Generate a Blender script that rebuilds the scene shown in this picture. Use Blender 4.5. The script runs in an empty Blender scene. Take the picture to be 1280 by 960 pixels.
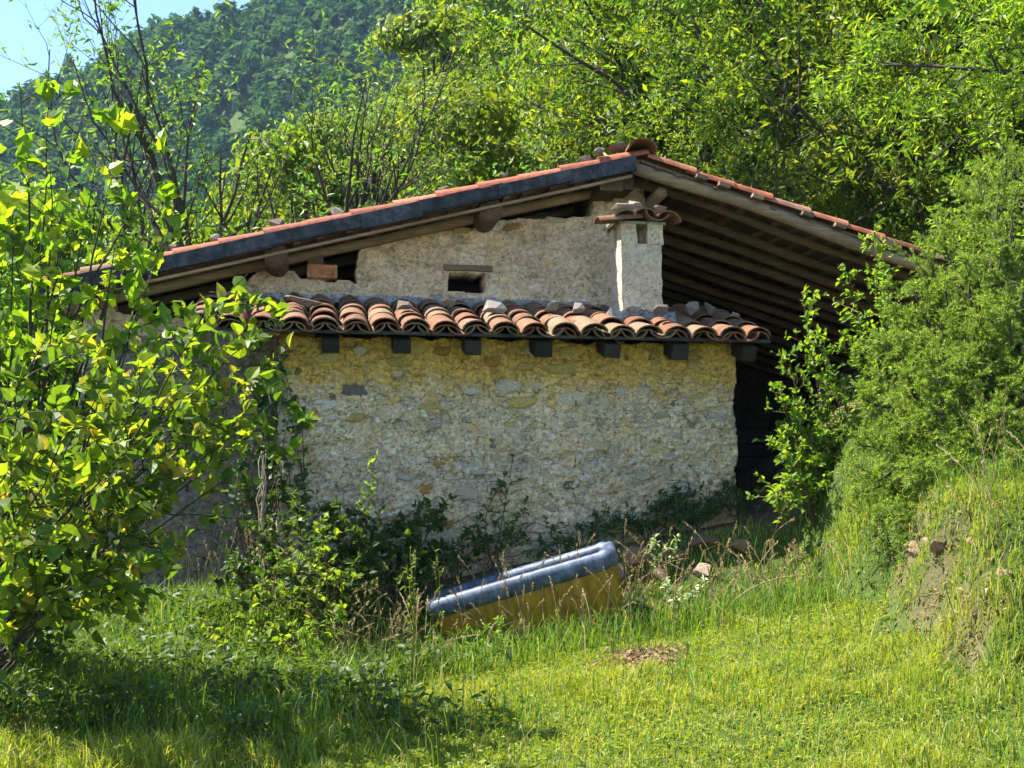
import bpy, math, random
import numpy as np
from mathutils import Matrix, Vector
R = math.radians
rng = np.random.default_rng(7)
random.seed(7)
scene = bpy.context.scene
col = scene.collection

# ------------------------------------------------------------------ camera, sky, sun, exposure
cam_d = bpy.data.cameras.new('camera')
cam_d.sensor_width = 36; cam_d.lens = 43.45
cam_d.clip_start = 0.05; cam_d.clip_end = 3000
cam = bpy.data.objects.new('camera', cam_d); col.objects.link(cam)
cam.location = (0, 0, 1.6); cam.rotation_euler = (R(95), 0, 0)
scene.camera = cam

SUN_AZ, SUN_EL = 84.0, 56.0          # degrees left of +Y, above the horizon
sd = Vector((-math.sin(R(SUN_AZ)) * math.cos(R(SUN_EL)), math.cos(R(SUN_AZ)) * math.cos(R(SUN_EL)), math.sin(R(SUN_EL))))
world = bpy.data.worlds.new('World'); scene.world = world; world.use_nodes = True
wn = world.node_tree; wn.nodes.clear()
sky = wn.nodes.new('ShaderNodeTexSky'); sky.sky_type = 'NISHITA'; sky.sun_disc = False
sky.sun_elevation = R(SUN_EL); sky.sun_rotation = R(-SUN_AZ); sky.altitude = 900; sky.air_density = 1.0; sky.dust_density = 0.0; sky.ozone_density = 4.0
bgn = wn.nodes.new('ShaderNodeBackground'); bgn.inputs['Strength'].default_value = 0.09
wo = wn.nodes.new('ShaderNodeOutputWorld')
wn.links.new(sky.outputs[0], bgn.inputs[0]); wn.links.new(bgn.outputs[0], wo.inputs[0])
sl = bpy.data.lights.new('sun', 'SUN'); sl.energy = 5.0; sl.angle = R(0.53); sl.color = (1.0, 0.95, 0.86)
sun = bpy.data.objects.new('sun', sl); col.objects.link(sun)
sun.rotation_euler = sd.to_track_quat('Z', 'Y').to_euler()
scene.view_settings.view_transform = 'Standard'; scene.view_settings.look = 'None'
scene.view_settings.exposure = 2.0; scene.view_settings.gamma = 1.0; scene.view_settings.use_curve_mapping = False

# ------------------------------------------------------------------ numeric helpers
def sst(a, b, x):
    t = np.clip((np.asarray(x, float) - a) / (b - a), 0, 1)
    return t * t * (3 - 2 * t)

def _h(i, j, k):
    n = (i * 374761393 + j * 668265263 + k * 2147483647 + 12345) & 0xffffffff
    n = ((n ^ (n >> 13)) * 1274126177) & 0xffffffff
    n = n ^ (n >> 16)
    return (n & 0xffff) / 65535.0

def vnoise(x, y, z=0.0):
    x, y, z = np.broadcast_arrays(np.asarray(x, float), np.asarray(y, float), np.asarray(z, float))
    xi, yi, zi = np.floor(x).astype(np.int64), np.floor(y).astype(np.int64), np.floor(z).astype(np.int64)
    fx, fy, fz = x - xi, y - yi, z - zi
    fx, fy, fz = fx * fx * (3 - 2 * fx), fy * fy * (3 - 2 * fy), fz * fz * (3 - 2 * fz)
    r = 0
    for a in (0, 1):
        for b in (0, 1):
            for c in (0, 1):
                w = (fx if a else 1 - fx) * (fy if b else 1 - fy) * (fz if c else 1 - fz)
                r = r + w * _h(xi + a, yi + b, zi + c)
    return r * 2 - 1

def fbm(x, y, z=0.0, o=4, g=0.5):
    r, a, f = 0, 1, 1
    for k in range(o):
        r = r + a * vnoise(np.asarray(x) * f + 17.3 * k, np.asarray(y) * f + 5.1 * k, np.asarray(z) * f + 9.7 * k)
        a *= g; f *= 2.03
    return r

def worley(x, y, seed=0.0):
    x = np.asarray(x, float); y = np.asarray(y, float); xi, yi = np.floor(x).astype(np.int64), np.floor(y).astype(np.int64); sd_ = int(seed * 10)
    f1 = np.full(x.shape, 9.0); f2 = np.full(x.shape, 9.0); cid = np.zeros(x.shape)
    for a in (-1, 0, 1):
        for b in (-1, 0, 1):
            cx, cy = xi + a, yi + b
            d = np.hypot(cx + 0.15 + .7 * _h(cx, cy, sd_ + 1) - x, cy + .15 + .7 * _h(cx, cy, sd_ + 2) - y); c = _h(cx, cy, sd_ + 3)
            n_ = d < f1
            f2 = np.where(n_, f1, np.minimum(f2, d)); cid = np.where(n_, c, cid); f1 = np.where(n_, d, f1)
    return f1, f2, cid

def unit(a):
    a = np.asarray(a, float)
    return a / np.maximum(np.linalg.norm(a, axis=-1, keepdims=True), 1e-9)

YAW = R(10); HO = np.array([-1.745, 9.3, 0.0])
HU = np.array([math.cos(YAW), math.sin(YAW), 0]); HV = np.array([-math.sin(YAW), math.cos(YAW), 0])
def H2W(u, v, w): return HO + HU * u + HV * v + np.array([0, 0, w])

def ground_z(x, y):
    x = np.asarray(x, float); y = np.asarray(y, float)
    dx, dy = x - HO[0], y - HO[1]
    u = dx * HU[0] + dy * HU[1]; v = dx * HV[0] + dy * HV[1]
    yl = np.clip(y, -20, 12)
    lawn = 0.22 + 0.06 * (yl - 5) + 0.15 * np.clip(x + 0.5, 0, 8) * sst(4.5, 8, y)
    wb = 0.72 + 0.18 * np.clip(u, -1, 7)
    near = sst(-1.25, -0.15, v)
    z = lawn * (1 - near) + wb * near
    edge = x + 0.18 * vnoise(y * 2.1, 3.3) + 0.10 * vnoise(x * 5, y * 5)
    z = z + 0.78 * sst(2.2, 2.72, edge) * sst(6.1, 7.2, y) * (1 - sst(9.5, 13, y) * 0.6)
    z = z + 0.12 * sst(-1.2, -3.2, x) * sst(4, 7, y)
    z = z + 0.025 * fbm(x * 1.7, y * 1.7, 0.5, 3) * (1 - sst(30, 60, y))
    # wooded spur behind the house
    az = x / np.maximum(y, 1)
    m = 0.37 * np.clip(y - 18, 0, 80) * sst(-0.30, 0.0, az)
    m = m * (1 - 0.5 * sst(105, 160, y))
    z = z + m
    # far mountainside
    te = 0.345 + 0.37 * (az + 0.362)
    far = (np.minimum(y, 345) * te - 6) * sst(105, 330, y)
    far = far + 5 * fbm(x / 45, y / 45, 2.2, 3) * sst(120, 200, y)
    z = np.maximum(z, 0) + 0 * z if False else z
    z = z * (1 - sst(120, 190, y)) + np.maximum(far, 0) * 1.0 + 0
    return z

# ------------------------------------------------------------------ mesh helpers
def mesh_np(name, V, faces, smooth=False):
    me = bpy.data.meshes.new(name)
    V = np.ascontiguousarray(V, dtype=np.float32)
    me.vertices.add(len(V)); me.vertices.foreach_set('co', V.ravel())
    loops = np.concatenate([np.asarray(f, np.int32).ravel() for f in faces if len(f)])
    tot = np.concatenate([np.full(len(f), np.asarray(f).shape[1], np.int32) for f in faces if len(f)])
    st = np.concatenate([[0], np.cumsum(tot)[:-1]]).astype(np.int32)
    me.loops.add(len(loops)); me.loops.foreach_set('vertex_index', loops)
    me.polygons.add(len(tot)); me.polygons.foreach_set('loop_start', st); me.polygons.foreach_set('loop_total', tot)
    me.polygons.foreach_set('use_smooth', np.full(len(tot), bool(smooth)))
    me.update(calc_edges=True); me.validate(verbose=False)
    return me

class MB:
    """collects verts, tris and quads"""
    def __init__(s): s.v = []; s.n = 0; s.t = []; s.q = []
    def add(s, V, T=None, Q=None):
        V = np.asarray(V, float)
        if T is not None and len(T): s.t.append(np.asarray(T) + s.n)
        if Q is not None and len(Q): s.q.append(np.asarray(Q) + s.n)
        s.v.append(V); s.n += len(V)
    def box(s, c, d, M=None):
        c = np.array(c, float); d = np.array(d, float) / 2
        V = np.array([[x, y, z] for x in (-1, 1) for y in (-1, 1) for z in (-1, 1)]) * d
        if M is not None: V = V @ np.array(M).T
        s.add(V + c, Q=[[0, 1, 3, 2], [4, 6, 7, 5], [0, 4, 5, 1], [2, 3, 7, 6], [0, 2, 6, 4], [1, 5, 7, 3]])
    def tube(s, P, rad, k=6, cap=True, rough=0.0):
        P = np.asarray(P, float); n = len(P); rad = np.broadcast_to(np.asarray(rad, float), (n,))
        T = unit(np.gradient(P, axis=0))
        ref = np.array([0.0, 0, 1]) if abs(T[0][2]) < 0.9 else np.array([1.0, 0, 0])
        A = unit(np.cross(T, ref)); B = np.cross(T, A)
        th = np.arange(k) * 2 * math.pi / k
        rr = rad[:, None] * np.ones((n, k))
        if rough: rr = rr * (1 + rough * rng.uniform(-1, 1, (1, k)) + rough * 0.5 * rng.uniform(-1, 1, (n, k)))
        ring = P[:, None, :] + rr[..., None] * (A[:, None, :] * np.cos(th)[None, :, None] + B[:, None, :] * np.sin(th)[None, :, None])
        V = ring.reshape(-1, 3)
        i = np.arange(n - 1)[:, None] * k; j = np.arange(k)[None, :]; j2 = (j + 1) % k
        Q = np.stack([i + j, i + j2, i + k + j2, i + k + j], -1).reshape(-1, 4)
        Tt = []
        if cap:
            V = np.vstack([V, P[:1], P[-1:]])
            a, b = n * k, n * k + 1
            Tt = [[a, (q + 1) % k, q] for q in range(k)] + [[b, (n - 1) * k + q, (n - 1) * k + (q + 1) % k] for q in range(k)]
        s.add(V, T=Tt, Q=Q)
    def mesh(s, name, smooth=False):
        V = np.vstack(s.v); f = []
        if s.t: f.append(np.vstack(s.t))
        if s.q: f.append(np.vstack(s.q))
        return mesh_np(name, V, f, smooth)
    def build(s, name, mat, parent=None, smooth=False):
        return obj(name, s.mesh(name, smooth), mat, parent)

def obj(name, me, mat=None, parent=None):
    o = bpy.data.objects.new(name, me); col.objects.link(o)
    if mat is not None and len(me.materials) == 0: me.materials.append(mat)
    if parent is not None: o.parent = parent
    return o
def empty(name, loc=(0, 0, 0), rz=0.0, parent=None):
    o = bpy.data.objects.new(name, None); o.empty_display_size = 0.2; col.objects.link(o)
    o.location = loc; o.rotation_euler = (0, 0, rz)
    if parent is not None: o.parent = parent
    return o
def tag(o, label, cat, group=None, kind=None):
    if label: o['label'] = label
    if cat: o['category'] = cat
    if group: o['group'] = group
    if kind: o['kind'] = kind
    return o
def copy_tree(o, parent=None):
    c = o.copy(); col.objects.link(c); c.parent = parent
    for ch in list(o.children): copy_tree(ch, c)
    return c
def frame(Y, Z):
    Y = Vector(Y).normalized(); X = Y.cross(Vector(Z)).normalized(); Z = X.cross(Y)
    return Matrix((X, Y, Z)).transposed()

# ------------------------------------------------------------------ materials
def new_mat(name):
    m = bpy.data.materials.new(name); m.use_nodes = True
    nt = m.node_tree; nt.nodes.clear()
    out = nt.nodes.new('ShaderNodeOutputMaterial')
    return m, nt, out
def ramp(nt, stops, interp='LINEAR'):
    r = nt.nodes.new('ShaderNodeValToRGB'); e = r.color_ramp.elements; r.color_ramp.interpolation = interp
    while len(e) < len(stops): e.new(0.5)
    for q, (p, c) in zip(e, stops): q.position = p; q.color = (*c, 1)
    return r
def noise(nt, scale, detail=5, rough=0.6, vec=None, dim='3D'):
    n = nt.nodes.new('ShaderNodeTexNoise'); n.noise_dimensions = dim
    n.inputs['Scale'].default_value = scale; n.inputs['Detail'].default_value = detail; n.inputs['Roughness'].default_value = rough
    if vec is not None: nt.links.new(vec, n.inputs['Vector'])
    return n
def mixc(nt, fac, a, b, mode='MIX'):
    m = nt.nodes.new('ShaderNodeMix'); m.data_type = 'RGBA'; m.blend_type = mode
    for inp, val in ((m.inputs[0], fac), (m.inputs[6], a), (m.inputs[7], b)):
        if isinstance(val, (float, int)): inp.default_value = val
        elif isinstance(val, tuple): inp.default_value = (*val, 1)
        else: nt.links.new(val, inp)
    return m.outputs[2]
def coords(nt, which='Object', scale=None):
    t = nt.nodes.new('ShaderNodeTexCoord'); o = t.outputs[which]
    if scale is not None:
        mp = nt.nodes.new('ShaderNodeMapping'); mp.inputs['Scale'].default_value = scale
        nt.links.new(o, mp.inputs['Vector']); o = mp.outputs[0]
    return o
def principled(nt, out, colour, rough=0.8, spec=0.3, bump=None, bstr=0.5, bdist=0.02, metallic=0.0):
    p = nt.nodes.new('ShaderNodeBsdfPrincipled')
    if isinstance(colour, tuple): p.inputs['Base Color'].default_value = (*colour, 1)
    else: nt.links.new(colour, p.inputs['Base Color'])
    if isinstance(rough, float): p.inputs['Roughness'].default_value = rough
    else: nt.links.new(rough, p.inputs['Roughness'])
    p.inputs['Specular IOR Level'].default_value = spec; p.inputs['Metallic'].default_value = metallic
    if bump is not None:
        b = nt.nodes.new('ShaderNodeBump'); b.inputs['Strength'].default_value = bstr; b.inputs['Distance'].default_value = bdist
        nt.links.new(bump, b.inputs['Height']); nt.links.new(b.outputs[0], p.inputs['Normal'])
    nt.links.new(p.outputs[0], out.inputs['Surface'])
    return p

def leaf_mat(name, stops, trans=0.45, tcol=(1.25, 1.25, 0.55), rough=0.5, spec=0.3):
    m, nt, out = new_mat(name)
    g = nt.nodes.new('ShaderNodeNewGeometry')
    r = ramp(nt, stops); nt.links.new(g.outputs['Random Per Island'], r.inputs[0])
    oi = nt.nodes.new('ShaderNodeObjectInfo')
    hs = nt.nodes.new('ShaderNodeHueSaturation')
    mr = nt.nodes.new('ShaderNodeMapRange'); mr.inputs[3].default_value = 0.8; mr.inputs[4].default_value = 1.2
    nt.links.new(oi.outputs['Random'], mr.inputs[0]); nt.links.new(mr.outputs[0], hs.inputs['Value'])
    mr2 = nt.nodes.new('ShaderNodeMapRange'); mr2.inputs[3].default_value = 0.485; mr2.inputs[4].default_value = 0.515
    nt.links.new(oi.outputs['Random'], mr2.inputs[0]); nt.links.new(mr2.outputs[0], hs.inputs['Hue'])
    bn = noise(nt, 38, 4, 0.7, coords(nt, 'Object')); bk_ = ramp(nt, [(0.3, (0.62, 0.6, 0.55)), (0.55, (1, 1, 1)), (0.75, (1.2, 1.15, 1.0))]); nt.links.new(bn.outputs[0], bk_.inputs[0])
    nt.links.new(mixc(nt, 0.8, r.outputs[0], bk_.outputs[0], 'MULTIPLY'), hs.inputs['Color'])
    p = principled(nt, out, hs.outputs[0], rough, spec)
    tr = nt.nodes.new('ShaderNodeBsdfTranslucent')
    tc = mixc(nt, 1.0, hs.outputs[0], tcol, 'MULTIPLY')
    nt.links.new(tc, tr.inputs[0])
    mx = nt.nodes.new('ShaderNodeMixShader'); mx.inputs[0].default_value = trans
    nt.links.new(p.outputs[0], mx.inputs[1]); nt.links.new(tr.outputs[0], mx.inputs[2])
    nt.links.new(mx.outputs[0], out.inputs['Surface'])
    return m

M = {}
M['leaf_fore'] = leaf_mat('leaf_fore', [(0, (0.05, 0.11, 0.016)), (0.4, (0.10, 0.19, 0.022)), (0.85, (0.20, 0.28, 0.03)), (0.97, (0.28, 0.27, 0.05)), (1, (0.3, 0.2, 0.07))], 0.5, (2.1, 2.0, 0.5))
M['leaf_lobed'] = leaf_mat('leaf_lobed', [(0, (0.08, 0.17, 0.018)), (0.6, (0.15, 0.25, 0.022)), (1, (0.24, 0.29, 0.03))], 0.5, (2.1, 2.0, 0.5))
M['leaf_mid'] = leaf_mat('leaf_mid', [(0, (0.08, 0.15, 0.015)), (0.6, (0.15, 0.23, 0.02)), (1, (0.24, 0.29, 0.03))], 0.47, (1.9, 1.8, 0.5))
M['leaf_right'] = leaf_mat('leaf_right', [(0, (0.045, 0.10, 0.014)), (0.55, (0.10, 0.18, 0.02)), (1, (0.23, 0.29, 0.03))], 0.45, (2.2, 2.0, 0.45), 0.5, 0.3)
M['leaf_open'] = leaf_mat('leaf_open', [(0, (0.08, 0.17, 0.025)), (0.6, (0.14, 0.24, 0.035)), (1, (0.22, 0.28, 0.06))], 0.4, (1.7, 1.6, 0.5))
M['leaf_dark'] = leaf_mat('leaf_dark', [(0, (0.03, 0.065, 0.018)), (1, (0.06, 0.115, 0.025))], 0.3, (1.6, 1.6, 0.5))
M['leaf_far'] = leaf_mat('leaf_far', [(0, (0.025, 0.06, 0.02)), (0.7, (0.045, 0.09, 0.025)), (1, (0.07, 0.12, 0.03))], 0.3, (1.6, 1.6, 0.6), 0.9, 0.05)
M['leaf_bramble'] = leaf_mat('leaf_bramble', [(0, (0.035, 0.08, 0.02)), (0.7, (0.07, 0.14, 0.03)), (1, (0.12, 0.19, 0.04))], 0.4, (1.9, 1.8, 0.5))
M['leaf_elm'] = leaf_mat('leaf_elm', [(0, (0.09, 0.18, 0.02)), (1, (0.22, 0.30, 0.03))], 0.5, (1.9, 1.8, 0.5))
M['needle'] = leaf_mat('needle', [(0, (0.06, 0.12, 0.022)), (0.55, (0.17, 0.25, 0.035)), (1, (0.33, 0.39, 0.08))], 0.45, (1.7, 1.7, 0.6), 0.55, 0.25)
M['grass'] = leaf_mat('grass', [(0, (0.14, 0.20, 0.022)), (0.5, (0.25, 0.30, 0.03)), (0.84, (0.36, 0.37, 0.055)), (0.9, (0.36, 0.33, 0.14)), (1, (0.42, 0.37, 0.17))], 0.45, (1.7, 1.6, 0.5), 0.5, 0.3)
M['grass_tall'] = leaf_mat('grass_tall', [(0, (0.07, 0.15, 0.022)), (0.6, (0.13, 0.22, 0.03)), (0.92, (0.2, 0.28, 0.04)), (0.95, (0.34, 0.31, 0.14)), (1, (0.40, 0.36, 0.17))], 0.45, (1.7, 1.6, 0.5), 0.5, 0.3)
M['straw'] = leaf_mat('straw', [(0, (0.26, 0.19, 0.09)), (0.7, (0.38, 0.30, 0.14)), (1, (0.45, 0.40, 0.22))], 0.3, (1.2, 1.1, 0.8), 0.6, 0.2)
M['pale_flower'] = leaf_mat('pale_flower', [(0, (0.45, 0.55, 0.25)), (1, (0.62, 0.66, 0.4))], 0.4, (1.1, 1.1, 0.8))
M['dead_leaf'] = leaf_mat('dead_leaf', [(0, (0.16, 0.09, 0.05)), (0.6, (0.28, 0.18, 0.10)), (1, (0.40, 0.30, 0.2))], 0.15, (1.1, 1.0, 0.8), 0.7, 0.2)

def mk_bark(name, a, b):
    m, nt, out = new_mat(name)
    n = noise(nt, 14, 6, 0.7, coords(nt, 'Object', (1, 1, 0.25)))
    r = ramp(nt, [(0.3, a), (0.7, b)]); nt.links.new(n.outputs[0], r.inputs[0])
    principled(nt, out, r.outputs[0], 0.9, 0.2, n.outputs[0], 0.8, 0.02)
    return m
M['bark'] = mk_bark('bark', (0.022, 0.019, 0.015), (0.075, 0.064, 0.05))
M['bark_grey'] = mk_bark('bark_grey', (0.06, 0.052, 0.045), (0.16, 0.14, 0.12))
M['twig_red'] = mk_bark('twig_red', (0.06, 0.04, 0.025), (0.13, 0.08, 0.05))
M['vine_dry'] = mk_bark('vine_dry', (0.22, 0.18, 0.12), (0.45, 0.38, 0.27))

def mk_wood(name, a, b, sc=(8, 8, 8), rough=0.85):
    m, nt, out = new_mat(name)
    oi = nt.nodes.new('ShaderNodeObjectInfo')
    n = noise(nt, 3.0, 7, 0.65, coords(nt, 'Object', sc))
    n2 = noise(nt, 2.2, 3, 0.5, coords(nt, 'Object'))
    r = ramp(nt, [(0.28, a), (0.72, b)]); nt.links.new(n.outputs[0], r.inputs[0])
    c = mixc(nt, n2.outputs[0], r.outputs[0], tuple(x * 0.6 for x in a))
    hs = nt.nodes.new('ShaderNodeHueSaturation'); mr = nt.nodes.new('ShaderNodeMapRange'); mr.inputs[3].default_value = 0.7; mr.inputs[4].default_value = 1.25
    nt.links.new(oi.outputs['Random'], mr.inputs[0]); nt.links.new(mr.outputs[0], hs.inputs['Value']); nt.links.new(c, hs.inputs['Color'])
    principled(nt, out, hs.outputs[0], rough, 0.2, n.outputs[0], 0.6, 0.01)
    return m
M['wood_x'] = mk_wood('weathered_wood_lengthwise', (0.15, 0.10, 0.06), (0.40, 0.29, 0.18), (1.2, 14, 14))
M['wood_y'] = mk_wood('weathered_wood_crosswise', (0.12, 0.075, 0.045), (0.32, 0.22, 0.13), (14, 1.2, 14))
M['wood_end'] = mk_wood('log_end', (0.07, 0.045, 0.03), (0.20, 0.13, 0.08), (9, 9, 9))
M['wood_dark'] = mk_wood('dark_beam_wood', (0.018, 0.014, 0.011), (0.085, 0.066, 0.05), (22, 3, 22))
M['wood_grey'] = mk_wood('grey_board', (0.05, 0.045, 0.04), (0.12, 0.11, 0.10), (14, 14, 1.2))

def mk_tile(name):
    m, nt, out = new_mat(name)
    oi = nt.nodes.new('ShaderNodeObjectInfo')
    g = nt.nodes.new('ShaderNodeNewGeometry')
    add = nt.nodes.new('ShaderNodeMath'); add.operation = 'ADD'
    nt.links.new(oi.outputs['Random'], add.inputs[0]); nt.links.new(g.outputs['Random Per Island'], add.inputs[1])
    fr = nt.nodes.new('ShaderNodeMath'); fr.operation = 'FRACT'; nt.links.new(add.outputs[0], fr.inputs[0])
    r = ramp(nt, [(0, (0.19, 0.065, 0.04)), (0.25, (0.27, 0.10, 0.055)), (0.5, (0.29, 0.14, 0.085)), (0.72, (0.28, 0.18, 0.12)), (0.86, (0.30, 0.22, 0.15)), (1, (0.13, 0.07, 0.05))])
    nt.links.new(fr.outputs[0], r.inputs[0])
    off = nt.nodes.new('ShaderNodeVectorMath'); off.operation = 'ADD'
    comb = nt.nodes.new('ShaderNodeCombineXYZ')
    mul = nt.nodes.new('ShaderNodeMath'); mul.operation = 'MULTIPLY'; mul.inputs[1].default_value = 37.0
    nt.links.new(oi.outputs['Random'], mul.inputs[0]); nt.links.new(mul.outputs[0], comb.inputs[0])
    nt.links.new(coords(nt, 'Object'), off.inputs[0]); nt.links.new(comb.outputs[0], off.inputs[1])
    n = noise(nt, 9, 6, 0.7, off.outputs[0]); n2 = noise(nt, 45, 4, 0.7, off.outputs[0])
    lich = ramp(nt, [(0.46, (0, 0, 0)), (0.6, (1, 1, 1))]); nt.links.new(n.outputs[0], lich.inputs[0])
    lc = ramp(nt, [(0.35, (0.28, 0.24, 0.18)), (0.55, (0.22, 0.19, 0.08)), (0.7, (0.09, 0.075, 0.06))]); nt.links.new(n2.outputs[0], lc.inputs[0])
    sc_ = nt.nodes.new('ShaderNodeMath'); sc_.operation = 'MULTIPLY'; sc_.inputs[1].default_value = 0.78
    nt.links.new(lich.outputs[0], sc_.inputs[0])
    c = mixc(nt, sc_.outputs[0], r.outputs[0], lc.outputs[0])
    c2 = mixc(nt, 1.0, mixc(nt, n2.outputs[0], c, tuple([0.6] * 3), 'MULTIPLY'), (0.74, 0.69, 0.63), 'MULTIPLY')
    principled(nt, out, c2, 0.85, 0.25, n2.outputs[0], 0.5, 0.006)
    return m
M['tile'] = mk_tile('terracotta_tile')

def mk_red(name):
    m, nt, out = new_mat(name)
    oi = nt.nodes.new('ShaderNodeObjectInfo')
    r = ramp(nt, [(0, (0.22, 0.07, 0.04)), (0.5, (0.34, 0.10, 0.05)), (0.85, (0.38, 0.15, 0.08)), (1, (0.28, 0.16, 0.11))]); nt.links.new(oi.outputs['Random'], r.inputs[0])
    n = noise(nt, 12, 6, 0.7, coords(nt, 'Object')); 
    k = ramp(nt, [(0.42, (1, 1, 1)), (0.7, (0.45, 0.42, 0.4))]); nt.links.new(n.outputs[0], k.inputs[0])
    c = mixc(nt, 1.0, r.outputs[0], k.outputs[0], 'MULTIPLY')
    principled(nt, out, c, 0.8, 0.25, n.outputs[0], 0.4, 0.006)
    return m
M['tile_red'] = mk_red('red_verge_tile')

def mk_mortar(name, yellow_top=False, base=((0.56, 0.47, 0.35), (0.80, 0.68, 0.51)), ochre=0.5, grey=0.5, relief=True, crack=1.0):
    m, nt, out = new_mat(name)
    oc = coords(nt, 'Object')
    n = noise(nt, 2.6, 7, 0.68, oc); n2 = noise(nt, 26, 5, 0.7, oc); n3 = noise(nt, 1.5, 4, 0.6, oc); n4 = noise(nt, 6.5, 4, 0.6, oc)
    r = ramp(nt, [(0.3, base[0]), (0.7, base[1])]); nt.links.new(n.outputs[0], r.inputs[0])
    o = ramp(nt, [(0.55, (0, 0, 0)), (0.64, (ochre,) * 3)]); nt.links.new(n4.outputs[0], o.inputs[0])
    c = mixc(nt, o.outputs[0], r.outputs[0], (0.60, 0.40, 0.14))
    gm = ramp(nt, [(0.5, (0, 0, 0)), (0.68, (grey,) * 3)]); nt.links.new(n3.outputs[0], gm.inputs[0])
    c = mixc(nt, gm.outputs[0], c, (0.46, 0.45, 0.44))
    if yellow_top:     # ochre limewash left on the top of the wall
        sx = nt.nodes.new('ShaderNodeSeparateXYZ'); nt.links.new(oc, sx.inputs[0])
        ad = nt.nodes.new('ShaderNodeMath'); ad.operation = 'MULTIPLY_ADD'; ad.inputs[1].default_value = 0.45
        nt.links.new(n4.outputs[0], ad.inputs[0]); nt.links.new(sx.outputs[2], ad.inputs[2])
        yr = ramp(nt, [(0.0, (0, 0, 0)), (1.0, (0.85,) * 3)])
        mr = nt.nodes.new('ShaderNodeMapRange'); mr.inputs[1].default_value = 2.50; mr.inputs[2].default_value = 2.74
        nt.links.new(ad.outputs[0], mr.inputs[0]); nt.links.new(mr.outputs[0], yr.inputs[0])
        c = mixc(nt, yr.outputs[0], c, (0.62, 0.43, 0.09))
    k = ramp(nt, [(0.35, (0.62, 0.6, 0.58)), (0.6, (1.05, 1.05, 1.05))]); nt.links.new(n2.outputs[0], k.inputs[0])
    c = mixc(nt, 1.0, c, k.outputs[0], 'MULTIPLY')
    ta = nt.nodes.new('ShaderNodeAttribute'); ta.attribute_name = 'tone'
    tr_ = ramp(nt, [(0.0, (0.36, 0.32, 0.27)), (0.18, (0.74, 0.70, 0.63)), (0.36, (1.0, 0.96, 0.88)), (0.5, (1.15, 1.0, 0.72)), (0.6, (1.05, 1.04, 1.02)), (0.85, (1.3, 1.26, 1.18))]); nt.links.new(ta.outputs['Fac'], tr_.inputs[0])
    if relief: c = mixc(nt, 1.0, c, tr_.outputs[0], 'MULTIPLY')
    wob = noise(nt, 7, 4, 0.6, oc); wv = nt.nodes.new('ShaderNodeVectorMath'); wv.operation = 'MULTIPLY_ADD'; wv.inputs[1].default_value = (0.16, 0.16, 0.16)
    nt.links.new(wob.outputs['Color'], wv.inputs[0]); nt.links.new(oc, wv.inputs[2])
    sc3 = nt.nodes.new('ShaderNodeVectorMath'); sc3.operation = 'MULTIPLY'; sc3.inputs[1].default_value = (1, 1, 1.7); nt.links.new(wv.outputs[0], sc3.inputs[0])
    hsum = None
    for vs, wd, amt in ((6.0, 0.030, 0.62 * crack), (19.0, 0.05, 0.34 * crack)):
        vo = nt.nodes.new('ShaderNodeTexVoronoi'); vo.feature = 'DISTANCE_TO_EDGE'; vo.inputs['Scale'].default_value = vs; nt.links.new(sc3.outputs[0], vo.inputs['Vector'])
        br = noise(nt, 4.0 + vs * .3, 3, 0.5, oc)
        th = nt.nodes.new('ShaderNodeMath'); th.operation = 'MULTIPLY'; th.inputs[1].default_value = wd * 2
        sb = nt.nodes.new('ShaderNodeMath'); sb.operation = 'SUBTRACT'; sb.inputs[1].default_value = 0.30; nt.links.new(br.outputs[0], sb.inputs[0]); nt.links.new(sb.outputs[0], th.inputs[0])
        mr_ = nt.nodes.new('ShaderNodeMapRange'); mr_.inputs[1].default_value = 0.0; mr_.inputs[3].default_value = 1 - amt; mr_.inputs[4].default_value = 1.0
        nt.links.new(vo.outputs['Distance'], mr_.inputs[0]); nt.links.new(th.outputs[0], mr_.inputs[2])
        c = mixc(nt, 1.0, c, mr_.outputs[0], 'MULTIPLY')
        if hsum is None: hsum = mr_.outputs[0]
        else:
            a_ = nt.nodes.new('ShaderNodeMath'); a_.operation = 'ADD'; nt.links.new(hsum, a_.inputs[0]); nt.links.new(mr_.outputs[0], a_.inputs[1]); hsum = a_.outputs[0]
    pit = noise(nt, 48, 2, 0.5, oc); pr_ = ramp(nt, [(0.30, (0.35, 0.32, 0.28)), (0.37, (1, 1, 1))]); nt.links.new(pit.outputs[0], pr_.inputs[0])
    c = mixc(nt, 1.0, c, pr_.outputs[0], 'MULTIPLY')
    a_ = nt.nodes.new('ShaderNodeMath'); a_.operation = 'ADD'; nt.links.new(hsum, a_.inputs[0]); nt.links.new(n2.outputs[0], a_.inputs[1])
    principled(nt, out, c, 0.92, 0.15, a_.outputs[0], 1.0, 0.022)
    return m
M['annex_mortar'] = mk_mortar('annex_render', True)
M['gable_mortar'] = mk_mortar('gable_render', False, ((0.60, 0.47, 0.36), (0.86, 0.71, 0.55)), 0.22, 0.2, True, 0.3)
M['chimney_mortar'] = mk_mortar('chimney_render', False, ((0.54, 0.43, 0.31), (0.76, 0.62, 0.46)), 0.3, 0.1, False, 0.25)
M['cement'] = mk_mortar('grey_cement', False, ((0.26, 0.27, 0.28), (0.38, 0.39, 0.40)), 0.05, 0.6, False)
M['shade_grey_wall'] = mk_mortar('grey_render_painted_shade', False, ((0.15, 0.14, 0.125), (0.26, 0.24, 0.215)), 0.15, 0.4)  # shrub shade on the lower wall is painted in as this dark grey

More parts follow.
